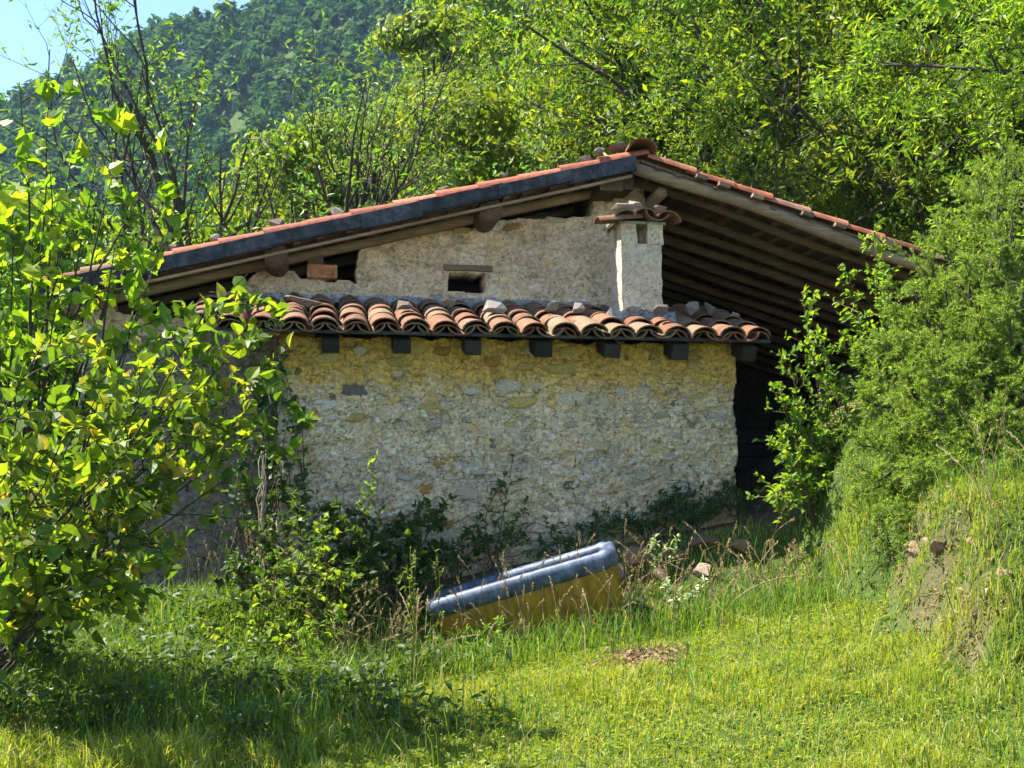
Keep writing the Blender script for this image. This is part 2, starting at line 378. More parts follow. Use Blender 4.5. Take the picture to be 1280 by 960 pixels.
def mk_stone(name, stops):
    m, nt, out = new_mat(name)
    oi = nt.nodes.new('ShaderNodeObjectInfo')
    r = ramp(nt, stops); nt.links.new(oi.outputs['Random'], r.inputs[0])
    oc = coords(nt, 'Object'); n = noise(nt, 18, 6, 0.7, oc)
    k = ramp(nt, [(0.32, (0.4, 0.38, 0.35)), (0.62, (1.12, 1.12, 1.1))]); nt.links.new(n.outputs[0], k.inputs[0])
    c = mixc(nt, 1.0, r.outputs[0], k.outputs[0], 'MULTIPLY')
    principled(nt, out, c, 0.9, 0.2, n.outputs[0], 0.9, 0.015)
    return m
M['stone'] = mk_stone('wall_stone', [(0, (0.46, 0.39, 0.29)), (0.3, (0.56, 0.47, 0.34)), (0.52, (0.62, 0.54, 0.42)), (0.66, (0.62, 0.46, 0.22)), (0.8, (0.48, 0.43, 0.37)), (0.93, (0.70, 0.65, 0.56)), (1, (0.30, 0.27, 0.23))])
M['stone_yellow'] = mk_stone('ochre_stone', [(0, (0.46, 0.34, 0.10)), (0.5, (0.58, 0.45, 0.17)), (1, (0.40, 0.30, 0.10))])
M['stone_dark'] = mk_stone('dark_stone', [(0, (0.15, 0.14, 0.13)), (1, (0.24, 0.22, 0.20))])
M['stone_orange'] = mk_stone('orange_stone', [(0, (0.42, 0.22, 0.06)), (1, (0.46, 0.28, 0.10))])
M['roof_stone'] = mk_stone('roof_stone', [(0, (0.16, 0.125, 0.10)), (0.5, (0.24, 0.20, 0.165)), (1, (0.34, 0.31, 0.27))])
M['soil_rock'] = mk_stone('soil_rock', [(0, (0.20, 0.12, 0.07)), (0.5, (0.32, 0.20, 0.13)), (1, (0.40, 0.30, 0.22))])
M['brick'] = mk_stone('hollow_brick', [(0, (0.46, 0.20, 0.10)), (1, (0.52, 0.24, 0.12))])

def mk_metal(name, a, b, rough=0.72, spec=0.25):
    m, nt, out = new_mat(name)
    n = noise(nt, 9, 8, 0.75, coords(nt, 'Object'))
    r = ramp(nt, [(0.3, tuple(x * .5 for x in a)), (0.45, a), (0.62, b), (0.75, tuple(0.5 * x + 0.05 for x in b))]); nt.links.new(n.outputs[0], r.inputs[0])
    oi = nt.nodes.new('ShaderNodeObjectInfo'); hs = nt.nodes.new('ShaderNodeHueSaturation'); mr = nt.nodes.new('ShaderNodeMapRange'); mr.inputs[3].default_value = 0.7; mr.inputs[4].default_value = 1.3
    nt.links.new(oi.outputs['Random'], mr.inputs[0]); nt.links.new(mr.outputs[0], hs.inputs['Value']); nt.links.new(r.outputs[0], hs.inputs['Color'])
    principled(nt, out, hs.outputs[0], rough, spec, n.outputs[0], 0.3, 0.012, 0.0)
    return m
M['flashing'] = mk_metal('blue_grey_sheet', (0.022, 0.023, 0.026), (0.058, 0.063, 0.075))
M['eave_strip'] = mk_metal('dark_eave_strip', (0.018, 0.018, 0.02), (0.045, 0.043, 0.042))
M['rim_blue'] = mk_metal('blue_rim', (0.04, 0.055, 0.085), (0.105, 0.14, 0.205), 0.5, 0.4)
def mk_tub():
    m, nt, out = new_mat('yellow_fibreglass')
    n = noise(nt, 5, 6, 0.75, coords(nt, 'Object', (3, 3, 0.6)))
    r = ramp(nt, [(0.25, (0.07, 0.045, 0.012)), (0.45, (0.28, 0.16, 0.012)), (0.6, (0.45, 0.28, 0.02)), (0.78, (0.50, 0.36, 0.07))]); nt.links.new(n.outputs[0], r.inputs[0])
    p = principled(nt, out, r.outputs[0], 0.4, 0.5, n.outputs[0], 0.2, 0.01)
    tr = nt.nodes.new('ShaderNodeBsdfTranslucent'); nt.links.new(r.outputs[0], tr.inputs[0])
    mx = nt.nodes.new('ShaderNodeMixShader'); mx.inputs[0].default_value = 0.3
    nt.links.new(p.outputs[0], mx.inputs[1]); nt.links.new(tr.outputs[0], mx.inputs[2]); nt.links.new(mx.outputs[0], out.inputs['Surface'])
    return m
M['tub'] = mk_tub()
M['tub_grey'] = mk_metal('grey_tub_lining', (0.05, 0.048, 0.045), (0.12, 0.115, 0.105))
def mk_plain(name, a, b, sc, rough, spec=0.3):
    m, nt, out = new_mat(name); n = noise(nt, sc, 5, 0.6, coords(nt, 'Object'))
    r = ramp(nt, [(0.35, a), (0.7, b)]); nt.links.new(n.outputs[0], r.inputs[0])
    principled(nt, out, r.outputs[0], rough, spec, n.outputs[0], 0.5, 0.02); return m
M['sack'] = mk_plain('black_plastic', (0.010, 0.010, 0.012), (0.02, 0.02, 0.022), 8, 0.7, 0.2)
def mk_ground():
    m, nt, out = new_mat('meadow_soil')
    oc = coords(nt, 'Object')
    n = noise(nt, 1.3, 6, 0.6, oc); n2 = noise(nt, 22, 6, 0.7, oc)
    r = ramp(nt, [(0.3, (0.035, 0.065, 0.016)), (0.55, (0.06, 0.09, 0.022)), (0.75, (0.085, 0.09, 0.035))]); nt.links.new(n.outputs[0], r.inputs[0])
    s = ramp(nt, [(0.3, (0.09, 0.058, 0.036)), (0.6, (0.19, 0.125, 0.08)), (0.8, (0.27, 0.20, 0.14))]); nt.links.new(n2.outputs[0], s.inputs[0])
    at = nt.nodes.new('ShaderNodeAttribute'); at.attribute_name = 'soil'
    c = mixc(nt, at.outputs['Fac'], r.outputs[0], s.outputs[0])
    principled(nt, out, c, 0.95, 0.1, n2.outputs[0], 0.8, 0.03)
    return m
M['ground'] = mk_ground()

# ------------------------------------------------------------------ ground
def axis(dense0, dense1, step, lo, hi, g=1.09):
    c = list(np.arange(dense0, dense1 + 1e-6, step)); s = step
    a = []; x = dense0
    while x > lo: s *= g; x -= s; a.append(x)
    s = step; b = []; x = c[-1]
    while x < hi: s *= g; x += s; b.append(x)
    return np.array(a[::-1] + c + b)
def soil_mask(x, y):
    e1 = ((x - 0.80) / 0.36) ** 2 + ((y - 7.72) / 0.26) ** 2
    a = sst(1.4, 0.4, e1 + 0.5 * fbm(x * 5, y * 5, 1, 3))
    edge = x + 0.18 * vnoise(y * 2.1, 3.3) + 0.10 * vnoise(x * 5, y * 5)
    b = .5 * sst(2.2, 2.34, edge) * sst(2.75, 2.5, edge) * sst(6.3, 6.7, y) * sst(8.3, 7.9, y) * sst(-0.35, 0.25, fbm(x * 4, y * 4, 4, 3))
    dx, dy = x - HO[0], y - HO[1]; v = dx * HV[0] + dy * HV[1]; u = dx * HU[0] + dy * HU[1]
    c = sst(-0.5, -0.2, v - 1.1 * sst(.1, -.2, u)) * sst(9, 8, v) * sst(-2, -1.7, u) * sst(8, 7.4, u)
    d = 0 * x
    return np.clip(np.maximum.reduce([a, b, c, d]), 0, 1)
gx = axis(-4.5, 5.0, 0.06, -380, 380); gy = axis(4.0, 11.0, 0.06, -25, 520)
X, Y = np.meshgrid(gx, gy); Z = ground_z(X, Y)
nx, ny = len(gx), len(gy)
i = (np.arange(ny - 1)[:, None] * nx + np.arange(nx - 1)[None, :])
Q = np.stack([i, i + 1, i + nx + 1, i + nx], -1).reshape(-1, 4)
gme = mesh_np('ground', np.stack([X, Y, Z], -1).reshape(-1, 3), [Q], True)
at = gme.attributes.new('soil', 'FLOAT', 'POINT'); at.data.foreach_set('value', soil_mask(X, Y).ravel().astype(np.float32))
ground = obj('ground', gme, M['ground']); ground['kind'] = 'structure'

# ------------------------------------------------------------------ house
house = empty('stone_house', tuple(HO), YAW)
tag(house, 'old rural stone house with red tiled gable roof, chimney and low tiled lean-to', 'house')

def rough_wall(name, O, U, N, inside, ur, wr, step, depth, amp, mat, seed=0.0, back=True):
    """front face as displaced relief with an irregular outline, sides and back closed"""
    O, U, N = (np.array(a, float) for a in (O, U, N)); Zv = np.array([0, 0, 1.0])
    us = np.arange(ur[0], ur[1] + step * 0.5, step); ws = np.arange(wr[0], wr[1] + step * 0.5, step)
    A, B = np.meshgrid(us, ws); nu, nw = len(us), len(ws)
    ca, cb = (A[:-1, :-1] + A[1:, 1:]) / 2, (B[:-1, :-1] + B[1:, 1:]) / 2
    mask = inside(ca + 0.02 * vnoise(ca * 9, cb * 9, seed), cb + 0.025 * vnoise(ca * 8, cb * 8, seed + 4))
    wx, wy = A + .05 * fbm(A * 6, B * 6, seed + 2, 2), B + .03 * fbm(A * 6, B * 6, seed + 7, 2)
    f1, f2, cid = worley(wx * 6.2, wy * 11.5, seed); g1, g2, cid2 = worley(wx * 13, wy * 24, seed + 3); k1, k2, cid3 = worley(wx * 30 + .3 * fbm(A * 20, B * 20, 3.0, 2), wy * 48, seed + 5)
    d = amp * (0.55 * fbm(A * 4, B * 6, seed, 4, 0.55) + 0.55 * sst(0.0, .12, f2 - f1) * (cid - .25) + 0.85 * sst(0, .18, g2 - g1) * (cid2 - .25) + 0.4 * sst(0, .2, k2 - k1) * (cid3 - .2) + 0.3 * np.abs(fbm(A * 45, B * 55, seed + 3, 2)))
    tone = np.clip((cid * .35 + cid2 * .35 + cid3 * .3) * (.35 + .65 * sst(0, .10, g2 - g1)) * (.6 + .4 * sst(0, .14, k2 - k1)), 0, 1)
    A2 = A + step * 0.5 * fbm(A * 30, B * 30, seed + 5, 1); B2 = B + step * 0.5 * fbm(A * 30, B * 30, seed + 6, 1)
    F = O + A2[..., None] * U + B2[..., None] * Zv + d[..., None] * N
    K = O + A2[..., None] * U + B2[..., None] * Zv - depth * N
    n = nu * nw; V = np.vstack([F.reshape(-1, 3), K.reshape(-1, 3)])
    idx = (np.arange(nw - 1)[:, None] * nu + np.arange(nu - 1)[None, :])
    c = idx[mask]
    flip = np.dot(np.cross(U, Zv), N) < 0
    q = np.stack([c, c + 1, c + nu + 1, c + nu], -1)
    if flip: q = q[:, ::-1]
    faces = [q, (q + n)[:, ::-1]] if back else [q]
    pm = np.pad(mask, 1)
    m = pm[1:-1, 1:-1]
    for (dy, dx, a, b) in ((-1, 0, 0, 1), (1, 0, nu + 1, nu), (0, -1, nu, 0), (0, 1, 1, nu + 1)):
        nb = pm[1 + dy:pm.shape[0] - 1 + dy, 1 + dx:pm.shape[1] - 1 + dx]
        e = idx[m & ~nb]
        if len(e):
            s_ = np.stack([e + b, e + a, e + a + n, e + b + n], -1)
            faces.append(s_[:, ::-1] if flip else s_)
    used = np.zeros(len(V), bool)
    allf = np.vstack(faces); used[allf.ravel()] = True
    remap = np.cumsum(used) - 1
    me = mesh_np(name, V[used], [remap[allf]], True)
    ta = me.attributes.new('tone', 'FLOAT', 'POINT'); ta.data.foreach_set('value', np.concatenate([tone.ravel(), tone.ravel()])[used].astype(np.float32))
    return obj(name, me, mat, house)

def poly_inside(poly):
    P = np.array(poly, float)
    def f(x, y):
        r = np.zeros(np.shape(x), bool); j = len(P) - 1
        for i in range(len(P)):
            xi, yi, xj, yj = P[i][0], P[i][1], P[j][0], P[j][1]
            c = ((yi > y) != (yj > y)) & (x < (xj - xi) * (y - yi) / (yj - yi + 1e-12) + xi)
            r ^= c; j = i
        return r
    return f

# -- lean-to wall
annex_wall = rough_wall('lean_to_wall', (0, 0, 0), (1, 0, 0), (0, -1, 0), lambda u, w: (u > 0.02) & (u < 3.58 - 0.03 * np.sin(w * 9)) & (w < 2.785),
                        (0, 3.6), (0.3, 2.80), 0.0102, 0.3, 0.026, M['annex_mortar'], 1.0, False)
rough_wall('lean_to_side_wall', (0, 0, 0), (0, 1, 0), (-1, 0, 0), lambda u, w: (u > 0.0) & (u < 1.0) & (w < 2.80 + 0.28 * u), (0.0, 1.0), (0.2, 3.1), 0.03, 0.25, 0.018, M['annex_mortar'], 5.0)
rough_wall('lean_to_side_wall', (3.58, 0, 0), (0, 1, 0), (1, 0, 0), lambda u, w: (u > 0.0) & (u < 1.0) & (w < 2.80 + 0.28 * u), (0.0, 1.0), (0.8, 3.1), 0.03, 0.25, 0.018, M['annex_mortar'], 6.0)

# -- gable wall of the main house (broken top, window hole)
gpoly = poly_inside([(-1.62, 0.2), (-1.62, 3.27), (-1.40, 3.29), (-1.36, 3.08), (-0.95, 3.02), (-0.55, 3.08), (-0.38, 3.28), (-0.22, 3.47), (0.10, 3.46), (0.15, 3.38),
                     (0.60, 3.38), (0.62, 3.66), (0.77, 3.79), (1.2, 3.83), (1.6, 3.85), (1.67, 3.95), (2.2, 3.99), (2.63, 4.01), (2.68, 4.23), (2.9, 4.28), (3.15, 4.37), (3.16, 0.2)])
gable = rough_wall('gable_wall', (0, 1.0, 0), (1, 0, 0), (0, -1, 0), lambda u, w: gpoly(u, w) & (w > 2.9) & ~((u > 1.40) & (u < 1.72) & (w > 3.31) & (w < 3.50)),
                   (-1.7, 3.2), (2.85, 4.45), 0.011, 0.42, 0.015, M['gable_mortar'], 11.0)
rough_wall('lower_wall', (0, 1.012, 0), (1, 0, 0), (0, -1, 0), lambda u, w: (w < 2.92) & (u > -1.62) & (u < 3.14), (-1.7, 3.2), (0.3, 2.95), 0.025, 0.4, 0.018, M['shade_grey_wall'], 21.0)
# other walls of the main house
def plain_wall(name, c, d, mat, seed):
    b = MB(); b.box(c, d); return b.build(name, mat, house)
rough_wall('left_wall', (-1.65, 1.42, 0), (0, 1, 0), (-1, 0, 0), lambda u, w: (w < 3.05) & (u < 5.5), (0, 5.5), (0.2, 3.1), 0.05, 0.35, 0.02, M['shade_grey_wall'], 15.0)
plain_wall('back_wall', (2.7, 7.05, 2.0), (8.9, 0.3, 3.3), M['shade_grey_wall'], 0)
plain_wall('partition_wall', (3.0, 4.15, 2.2), (0.28, 5.45, 4.1), M['shade_grey_wall'], 0)
rough_wall('barn_side_wall', (6.95, 1.2, 0), (0, 1, 0), (1, 0, 0), lambda u, w: (w < 3.1) & (u < 5.7), (0, 5.7), (0.9, 3.1), 0.05, 0.35, 0.02, M['shade_grey_wall'], 16.0)
plain_wall('attic_floor', (0.65, 4.15, 3.0), (4.5, 5.3, 0.08), M['wood_dark'], 0)
bk = MB(); bk.box((2.7, 7.05, 3.75), (6.0, 0.26, 0.3)); bk.box((2.9, 7.05, 4.0), (3.2, 0.24, 0.3)); bk.build('back_gable', M['shade_grey_wall'], house)

# -- stones standing out of the lean-to wall and gable
def stone_mesh(name, seed, lv=1, flat=0.5, rough=0.22):
    import bmesh
    bm = bmesh.new(); bmesh.ops.create_icosphere(bm, subdivisions=lv, radius=0.5)
    me = bpy.data.meshes.new(name)
    for v in bm.verts:
        c = np.array(v.co); c = np.sign(c) * np.abs(c * 2) ** 0.72 / 2
        n = float(fbm(c[0] * 2.2 + seed, c[1] * 2.2, c[2] * 2.2 + seed * 3, 2))
        v.co = Vector(c * (1 + rough * n))
    for f in bm.faces: f.smooth = lv > 1
    bm.to_mesh(me); bm.free(); return me
def slab_stone(name, seed):
    """flat faced broken stone: irregular outline, chipped edge, uneven front (facing -Y)"""
    r_ = np.random.default_rng(int(seed * 10)); n = 9
    t = np.sort((np.arange(n) + r_.uniform(-.3, .3, n)) / n * 2 * math.pi); sq = 1 / np.maximum(np.abs(np.cos(t)), np.abs(np.sin(t))) ** .6
    ro = .5 * sq * r_.uniform(.78, 1.05, n); x, z = ro * np.cos(t), ro * np.sin(t)
    k = r_.uniform(.62, .85, n)
    ring0 = np.column_stack([x, np.full(n, .5), z]); ring1 = np.column_stack([x, r_.uniform(-.22, -.05, n), z]); ring2 = np.column_stack([x * k, r_.uniform(-.5, -.3, n), z * k])
    V = np.vstack([ring0, ring1, ring2, [[0, -.45 + r_.uniform(-.1, .1), 0]]]); Qs, Ts = [], []
    for q in range(n):
        p = (q + 1) % n; Qs += [[q, p, n + p, n + q], [n + q, n + p, 2 * n + p, 2 * n + q]]; Ts.append([2 * n + q, 2 * n + p, 3 * n])
    return mesh_np(name, V, [np.array(Ts), np.array(Qs)], False)
def hull_rock(name, seed, npt=14):
    import bmesh
    r_ = np.random.default_rng(int(seed * 10)); bm = bmesh.new()
    P = unit(r_.normal(size=(npt, 3))) * .5 * r_.uniform(.75, 1.1, (npt, 1))
    for p in P: bm.verts.new(p)
    bmesh.ops.convex_hull(bm, input=bm.verts)
    for v in [v for v in bm.verts if not v.link_faces]: bm.verts.remove(v)
    bmesh.ops.bevel(bm, geom=list(bm.edges), offset=.018, segments=1, affect='EDGES')
    me = bpy.data.meshes.new(name); bm.to_mesh(me); bm.free(); return me
stone_vars = {k: [] for k in ('stone', 'stone_yellow', 'stone_dark', 'stone_orange')}
for k in stone_vars:
    for q_ in range(10 if k == 'stone' else 5):
        me = slab_stone('wall_stone', q_ * 7.7 + len(k)); me.materials.append(M[k]); stone_vars[k].append(me)
def wall_stone(parent, u, v, w, su, sw, kind='stone', proud=0.03):
    o = bpy.data.objects.new('stone', random.choice(stone_vars[kind])); col.objects.link(o); o.parent = parent
    o.location = (u, v + 0.04 - proud, w); o.scale = (su, 0.08, sw); o.rotation_euler = (random.uniform(-.08, .08), random.uniform(-.16, .16), random.uniform(-.1, .1))
placed = []
def try_stone(u, w, su, sw):
    for (a, b, c, d) in placed:
        if abs(a - u) < (su + c) * 0.47 and abs(b - w) < (sw + d) * 0.47: return False
    placed.append((u, w, su, sw)); return True
fixed = [(0.53, 2.37, .30, .11, 'stone_dark', .018), (0.80, 2.19, .24, .09, 'stone', .03), (0.83, 1.45, .22, .22, 'stone_orange', .02), (1.85, 2.30, .28, .11, 'stone_yellow', .035), (1.25, 2.42, .20, .13, 'stone_yellow', .03),
         (2.15, 2.56, .30, .09, 'stone_yellow', .035), (1.88, 2.58, .2, .08, 'stone_yellow', .035), (2.82, 2.40, .16, .09, 'stone', .035), (2.25, 2.33, .3, .14, 'stone', .02), (3.45, 2.2, .2, .09, 'stone', .04), (3.3, 2.36, .22, .08, 'stone_yellow', .03),
         (1.1, 1.62, .18, .09, 'stone_orange', .02), (1.75, 2.42, .26, .12, 'stone', .02), (2.0, 2.2, .3, .12, 'stone', .025), (0.9, 2.6, .3, .1, 'stone_yellow', .03), (0.35, 2.62, .3, .1, 'stone_yellow', .03)]
for (u, w, su, sw, k, p) in fixed:
    if try_stone(u, w, su, sw): wall_stone(annex_wall, u, 0, w, su, sw, k, p)
tries = 0; cnt = 0
while cnt < 150 and tries < 6000:
    tries += 1
    u = random.uniform(0.1, 3.5); w = random.uniform(0.9 + 0.1 * u, 2.72)
    sw = random.uniform(0.05, 0.13); su = sw * random.uniform(1.3, 2.7)
    if u - su / 2 < 0.03 or u + su / 2 > 3.56 or not try_stone(u, w, su, sw): continue
    k = 'stone_yellow' if (w > 2.5 and random.random() < .8) else ('stone_orange' if random.random() < .05 else ('stone_yellow' if random.random() < 0.07 else ('stone_dark' if random.random() < .03 else 'stone')))
    wall_stone(annex_wall, u, 0, w, su, sw, k, random.uniform(0.012, 0.03)); cnt += 1
placed.clear()
for (u, w, su, sw, k) in [(1.50, 3.86, .2, .07, 'stone_yellow'), (0.78, 3.76, .22, .08, 'stone_yellow'), (1.95, 3.90, .2, .09, 'stone_orange'), (2.75, 4.26, .2, .06, 'stone'), (1.2, 3.83, .2, .05, 'stone'), (2.35, 3.98, .24, .06, 'stone'), (0.3, 3.40, .2, .05, 'stone')]:
    wall_stone(gable, u, 1.0, w, su, sw, k, 0.03)

# -- window: recessed opening with a plank lintel and jambs
b = MB(); b.box((1.56, 1.09, 3.525), (0.42, 0.26, 0.05)); lintel = b.build('window_lintel', M['wood_x'], house)
b = MB(); b.box((1.56, 1.16, 3.30), (0.36, 0.3, 0.03)); b.build('window_sill', M['cement'], house)
b = MB(); b.box((1.56, 1.60, 3.4), (0.6, 0.05, 0.4)); b.build('window_dark_back', M['wood_dark'], house)  # dark board added behind the opening, stands in for its unlit inside

# -- main roof
RU = 2.98
SL_, SR_ = 0.26, 0.30
aL, aR = math.atan(SL_), math.atan(SR_)
V0, V1 = 0.50, 7.3
UL, UR = -1.90, 7.25
def Ttop(u): return 4.55 - SL_ * (RU - u) if u <= RU else 4.55 - SR_ * (u - RU)
def slab(u0, u1, v0, v1, dz0, dz1):
    z = lambda u, d: Ttop(u) + d
    V = [[u, v, z(u, d)] for u in (u0, u1) for v in (v0, v1) for d in (dz0, dz1)]
    return np.array(V), [[0, 1, 3, 2], [4, 6, 7, 5], [0, 4, 5, 1], [2, 3, 7, 6], [0, 2, 6, 4], [1, 5, 7, 3]]
mroof = MB()
for a, c in ((UL + 0.05, RU - 0.005), (RU + 0.005, UR - 0.05)):
    V, Qd = slab(a, c, V0 + 0.03, V1, -0.145, -0.12); mroof.add(V, Q=Qd)
main_roof = mroof.build('main_roof', M['wood_y'], house)

def coppo(L=0.44, r0=0.104, r1=0.084, th=0.014, k=8):
    V, Q, sm = [], [], []
    th_ = np.linspace(0.02, math.pi - 0.02, k + 1)
    def ring(r, y): return [[r * math.cos(t), y, r * math.sin(t) * 0.70] for t in th_]
    rings = [ring(r0, 0), ring(r1, L), ring(r0 - th, 0), ring(r1 - th, L)]
    def strip(a, b, rev):
        base = len(V); V.extend(a); V.extend(b); n = len(a)
        for i_ in range(n - 1):
            q = [base + i_, base + i_ + 1, base + n + i_ + 1, base + n + i_]
            Q.append(q[::-1] if rev else q)
    strip(rings[0], rings[1], False); strip(rings[2], rings[3], True)
    n0 = len(Q)
    strip(rings[0], rings[2], True); strip(rings[1], rings[3], False)
    strip([rings[0][0], rings[2][0]], [rings[1][0], rings[3][0]], True); strip([rings[0][-1], rings[2][-1]], [rings[1][-1], rings[3][-1]], False)
    return np.array(V), np.array(Q), n0
cV, cQ, cn = coppo()
def coppo_mesh(mat, bend=0.0):
    V = cV.copy(); V[:, 0] += bend * np.sin(V[:, 1] * 7); V[:, 2] *= 1 + bend * 3
    me = mesh_np('roof_tile', V, [cQ], False)
    fl = np.zeros(len(cQ), bool); fl[:cn] = True; me.polygons.foreach_set('use_smooth', fl)
    me.materials.append(mat); return me
tile_m = [coppo_mesh(M['tile'], bb) for bb in (0, 0.01, -0.012)]
red_m = [coppo_mesh(M['tile_red'], bb) for bb in (0, 0.01)]
def put_tile(meshes, parent, p, Yd, Zd, s=1.0, name='roof_tile', jit=0.02):
    o = bpy.data.objects.new(name, random.choice(meshes)); col.objects.link(o); o.parent = parent
    Yd = Vector(Yd) + Vector([random.uniform(-jit, jit) for _ in range(3)]); Zd = Vector(Zd) + Vector([random.uniform(-jit, jit) for _ in range(3)]) * 2
    Mx = frame(Yd, Zd).to_4x4() @ Matrix.Diagonal((s, s, s, 1)); Mx.translation = Vector(p)
    o.matrix_local = Mx
    return o
stuffV = []
def main_slope(side):
    ang = aL if side < 0 else aR
    if side < 0: Yd = (math.cos(ang), 0, math.sin(ang)); Zd = (-math.sin(ang), 0, math.cos(ang)); u0 = UL; width = RU - UL
    else: Yd = (-math.cos(ang), 0, math.sin(ang)); Zd = (math.sin(ang), 0, math.cos(ang)); u0 = UR; width = UR - RU
    exp_ = 0.36
    rows = int(width / math.cos(ang) / exp_) + 1
    cols = int((V1 - V0) / 0.215)
    for c in range(cols):
        v = V0 + 0.09 + c * 0.215
        for r in range(rows):
            d = r * exp_
            uu = u0 + (d * math.cos(ang)) * (1 if side < 0 else -1)
            if (side < 0 and uu > RU - 0.2) or (side > 0 and uu < RU + 0.2): continue
            z = Ttop(uu) - 0.085
            lift = 0.02
            red = c == 0 and (side < 0 and r > 1 or side > 0 and r > 5)
            jz = random.uniform(-.006, .006)
            if c < 3:
                put_tile(red_m if red else tile_m, main_roof, (uu, v, z + jz), (Yd[0], 0, Yd[2] - lift), Zd, 1.0, jit=0.012)
                if c < 2: put_tile(tile_m, main_roof, (uu, v + 0.107, z - 0.002 + 0.035), (Yd[0], 0, Yd[2] - lift), (-Zd[0], 0, -Zd[2]), 1.0)
            else:
                Mx = np.array(frame((Yd[0], 0, Yd[2] - lift), Zd)); stuffV.append(cV @ Mx.T + np.array([uu, v, z + jz]))
for s in (-1, 1): main_slope(s)
sV = np.concatenate(stuffV); nS = len(stuffV)
sQ = (cQ[None] + (np.arange(nS) * len(cV))[:, None, None]).reshape(-1, 4)
so = obj('roof_tile_field', mesh_np('roof_tile_field', sV, [sQ], False), M['tile'], main_roof); so['kind'] = 'stuff'
# ridge tiles
for kx in range(18):
    put_tile(tile_m, main_roof, (RU, V0 - 0.06 + kx * 0.37, 4.505 + 0.004 * kx), (0, 1, -0.03), (0, 0, 1), 1.25, 'ridge_tile')
# sheet-metal verge strip of the left slope, in overlapping lengths
cuts = [-1.88, -1.05, -0.12, 0.62, 1.08, 1.75, 2.35, 2.9]
for k in range(len(cuts) - 1):
    a, c = cuts[k], cuts[k + 1] + 0.03
    V, Qd = slab(a, c, V0 - 0.012 - 0.006 * (k % 2), V0 + 0.012 - 0.006 * (k % 2) , -0.202 + 0.012 * (k % 3), -0.08)
    if k == 3: V[:, 1] -= 0.012
    V[:, 2] += np.repeat(rng.uniform(-.009, .009, 2), 4); V[:, 1] += np.tile([0, 0, 0, 0], 2) + np.repeat(rng.uniform(-.01, .006, 2), 4)
    mb = MB(); mb.add(V, Q=Qd); V2, Q2 = slab(a, c, V0 - 0.03 - 0.006 * (k % 2), V0 + 0.03, -0.212 + 0.012 * (k % 3), -0.205 + 0.012 * (k % 3)); mb.add(V2, Q=Q2)
    mb.build('verge_strip', M['flashing'], main_roof)
# boards under the left slope, running parallel to the verge
for k, (v, dz, w) in enumerate([(0.535, -0.262, 0.05), (0.62, -0.165, 0.1), (0.76, -0.17, 0.13), (0.90, -0.172, 0.1)]):
    V, Qd = slab(UL + 0.1, RU - 0.08, v - w / 2, v + w / 2, dz, dz + 0.022 if k else dz + 0.022); mb = MB(); mb.add(V, Q=Qd); mb.build('roof_board', M['wood_x'], main_roof)
# wedges and laths between boards
for k in range(22):
    u = UL + 0.3 + k * 0.21 + random.uniform(-.04, .04); mb = MB()
    V, Qd = slab(u, u + 0.05, 0.54, 1.5, -0.205, -0.18); mb.add(V, Q=Qd); mb.build('roof_lath', M['wood_y'], main_roof)
# inner rafter-poles under left slope
for v in (0.95, 1.6, 2.3, 3.0, 3.8, 4.6, 5.4):
    mb = MB(); us = np.linspace(UL + 0.15, RU - 0.1, 14); mb.tube([[u, v + 0.02 * math.sin(u * 3), Ttop(u) - 0.24] for u in us], 0.045 * np.ones(14), 7, True, 0.12); mb.build('rafter', M['wood_x'], main_roof, True)
# purlins: round logs whose ends show at the verge
for (u, r, v0) in ((-0.07, 0.098, 0.52), (1.68, 0.105, 0.54), (-1.62, 0.09, 0.60)):
    mb = MB(); vs = np.linspace(v0, 7.2, 12); zc = Ttop(u) - 0.185 - r * 0.8 - (0.0 if u > -1 else 0)
    mb.tube([[u + 0.02 * math.sin(v), v, zc] for v in vs], r, 12, True, 0.05); pl = mb.build('purlin', M['wood_end'], main_roof, True)
mb = MB(); mb.box((2.74, 3.7, 4.25), (0.20, 6.2, 0.17)); mb.build('ridge_beam', M['wood_end'], main_roof)
mb = MB(); mb.box((2.90, 3.7, 4.26), (0.10, 6.1, 0.13)); mb.build('ridge_beam', M['wood_end'], main_roof)
mb = MB(); mb.tube([[3.19, 0.62, 4.17], [3.22, 1.5, 4.16], [3.2, 7, 4.15]], [0.052, 0.055, 0.06], 10); mb.build('purlin', M['wood_x'], main_roof, True)
mb = MB(); mb.tube([[3.24, 1.02, 3.98], [3.26, 3, 3.97], [3.2, 6.9, 3.95]], [0.05, 0.055, 0.06], 8); mb.build('purlin', M['wood_y'], main_roof, True)
# right slope: round rafters seen from below
for k in range(16):
    v = V0 + 0.06 + k * 0.43 + (random.uniform(-.05, .05) if k else 0)
    r = 0.052 if k == 0 else random.uniform(0.042, 0.06)
    us = np.linspace(RU - 0.05, UR - 0.2, 22); j1 = random.uniform(0, 6)
    P = [[u, v + 0.018 * math.sin(u * 2.2 + j1), (4.55 - SR_ * (u - RU)) - 0.163 - r * 0.55 + 0.008 * math.sin(u * 3.1 + j1)] for u in us]
    rad = r * (1 + 0.12 * np.sin(us * 4 + j1) * 0.6); mb = MB(); mb.tube(P, rad, 9, True, 0.07); mb.build('rafter', M['wood_x'], main_roof, True)
for k in range(24):
    u = RU + 0.12 + k * 0.172; mb = MB(); V, Qd = slab(u, u + random.uniform(.03, .06), V0 + 0.0 + random.uniform(-.03, .05), V1, -0.165, -0.147); mb.add(V, Q=Qd); mb.build('roof_lath', M['wood_y'], main_roof)
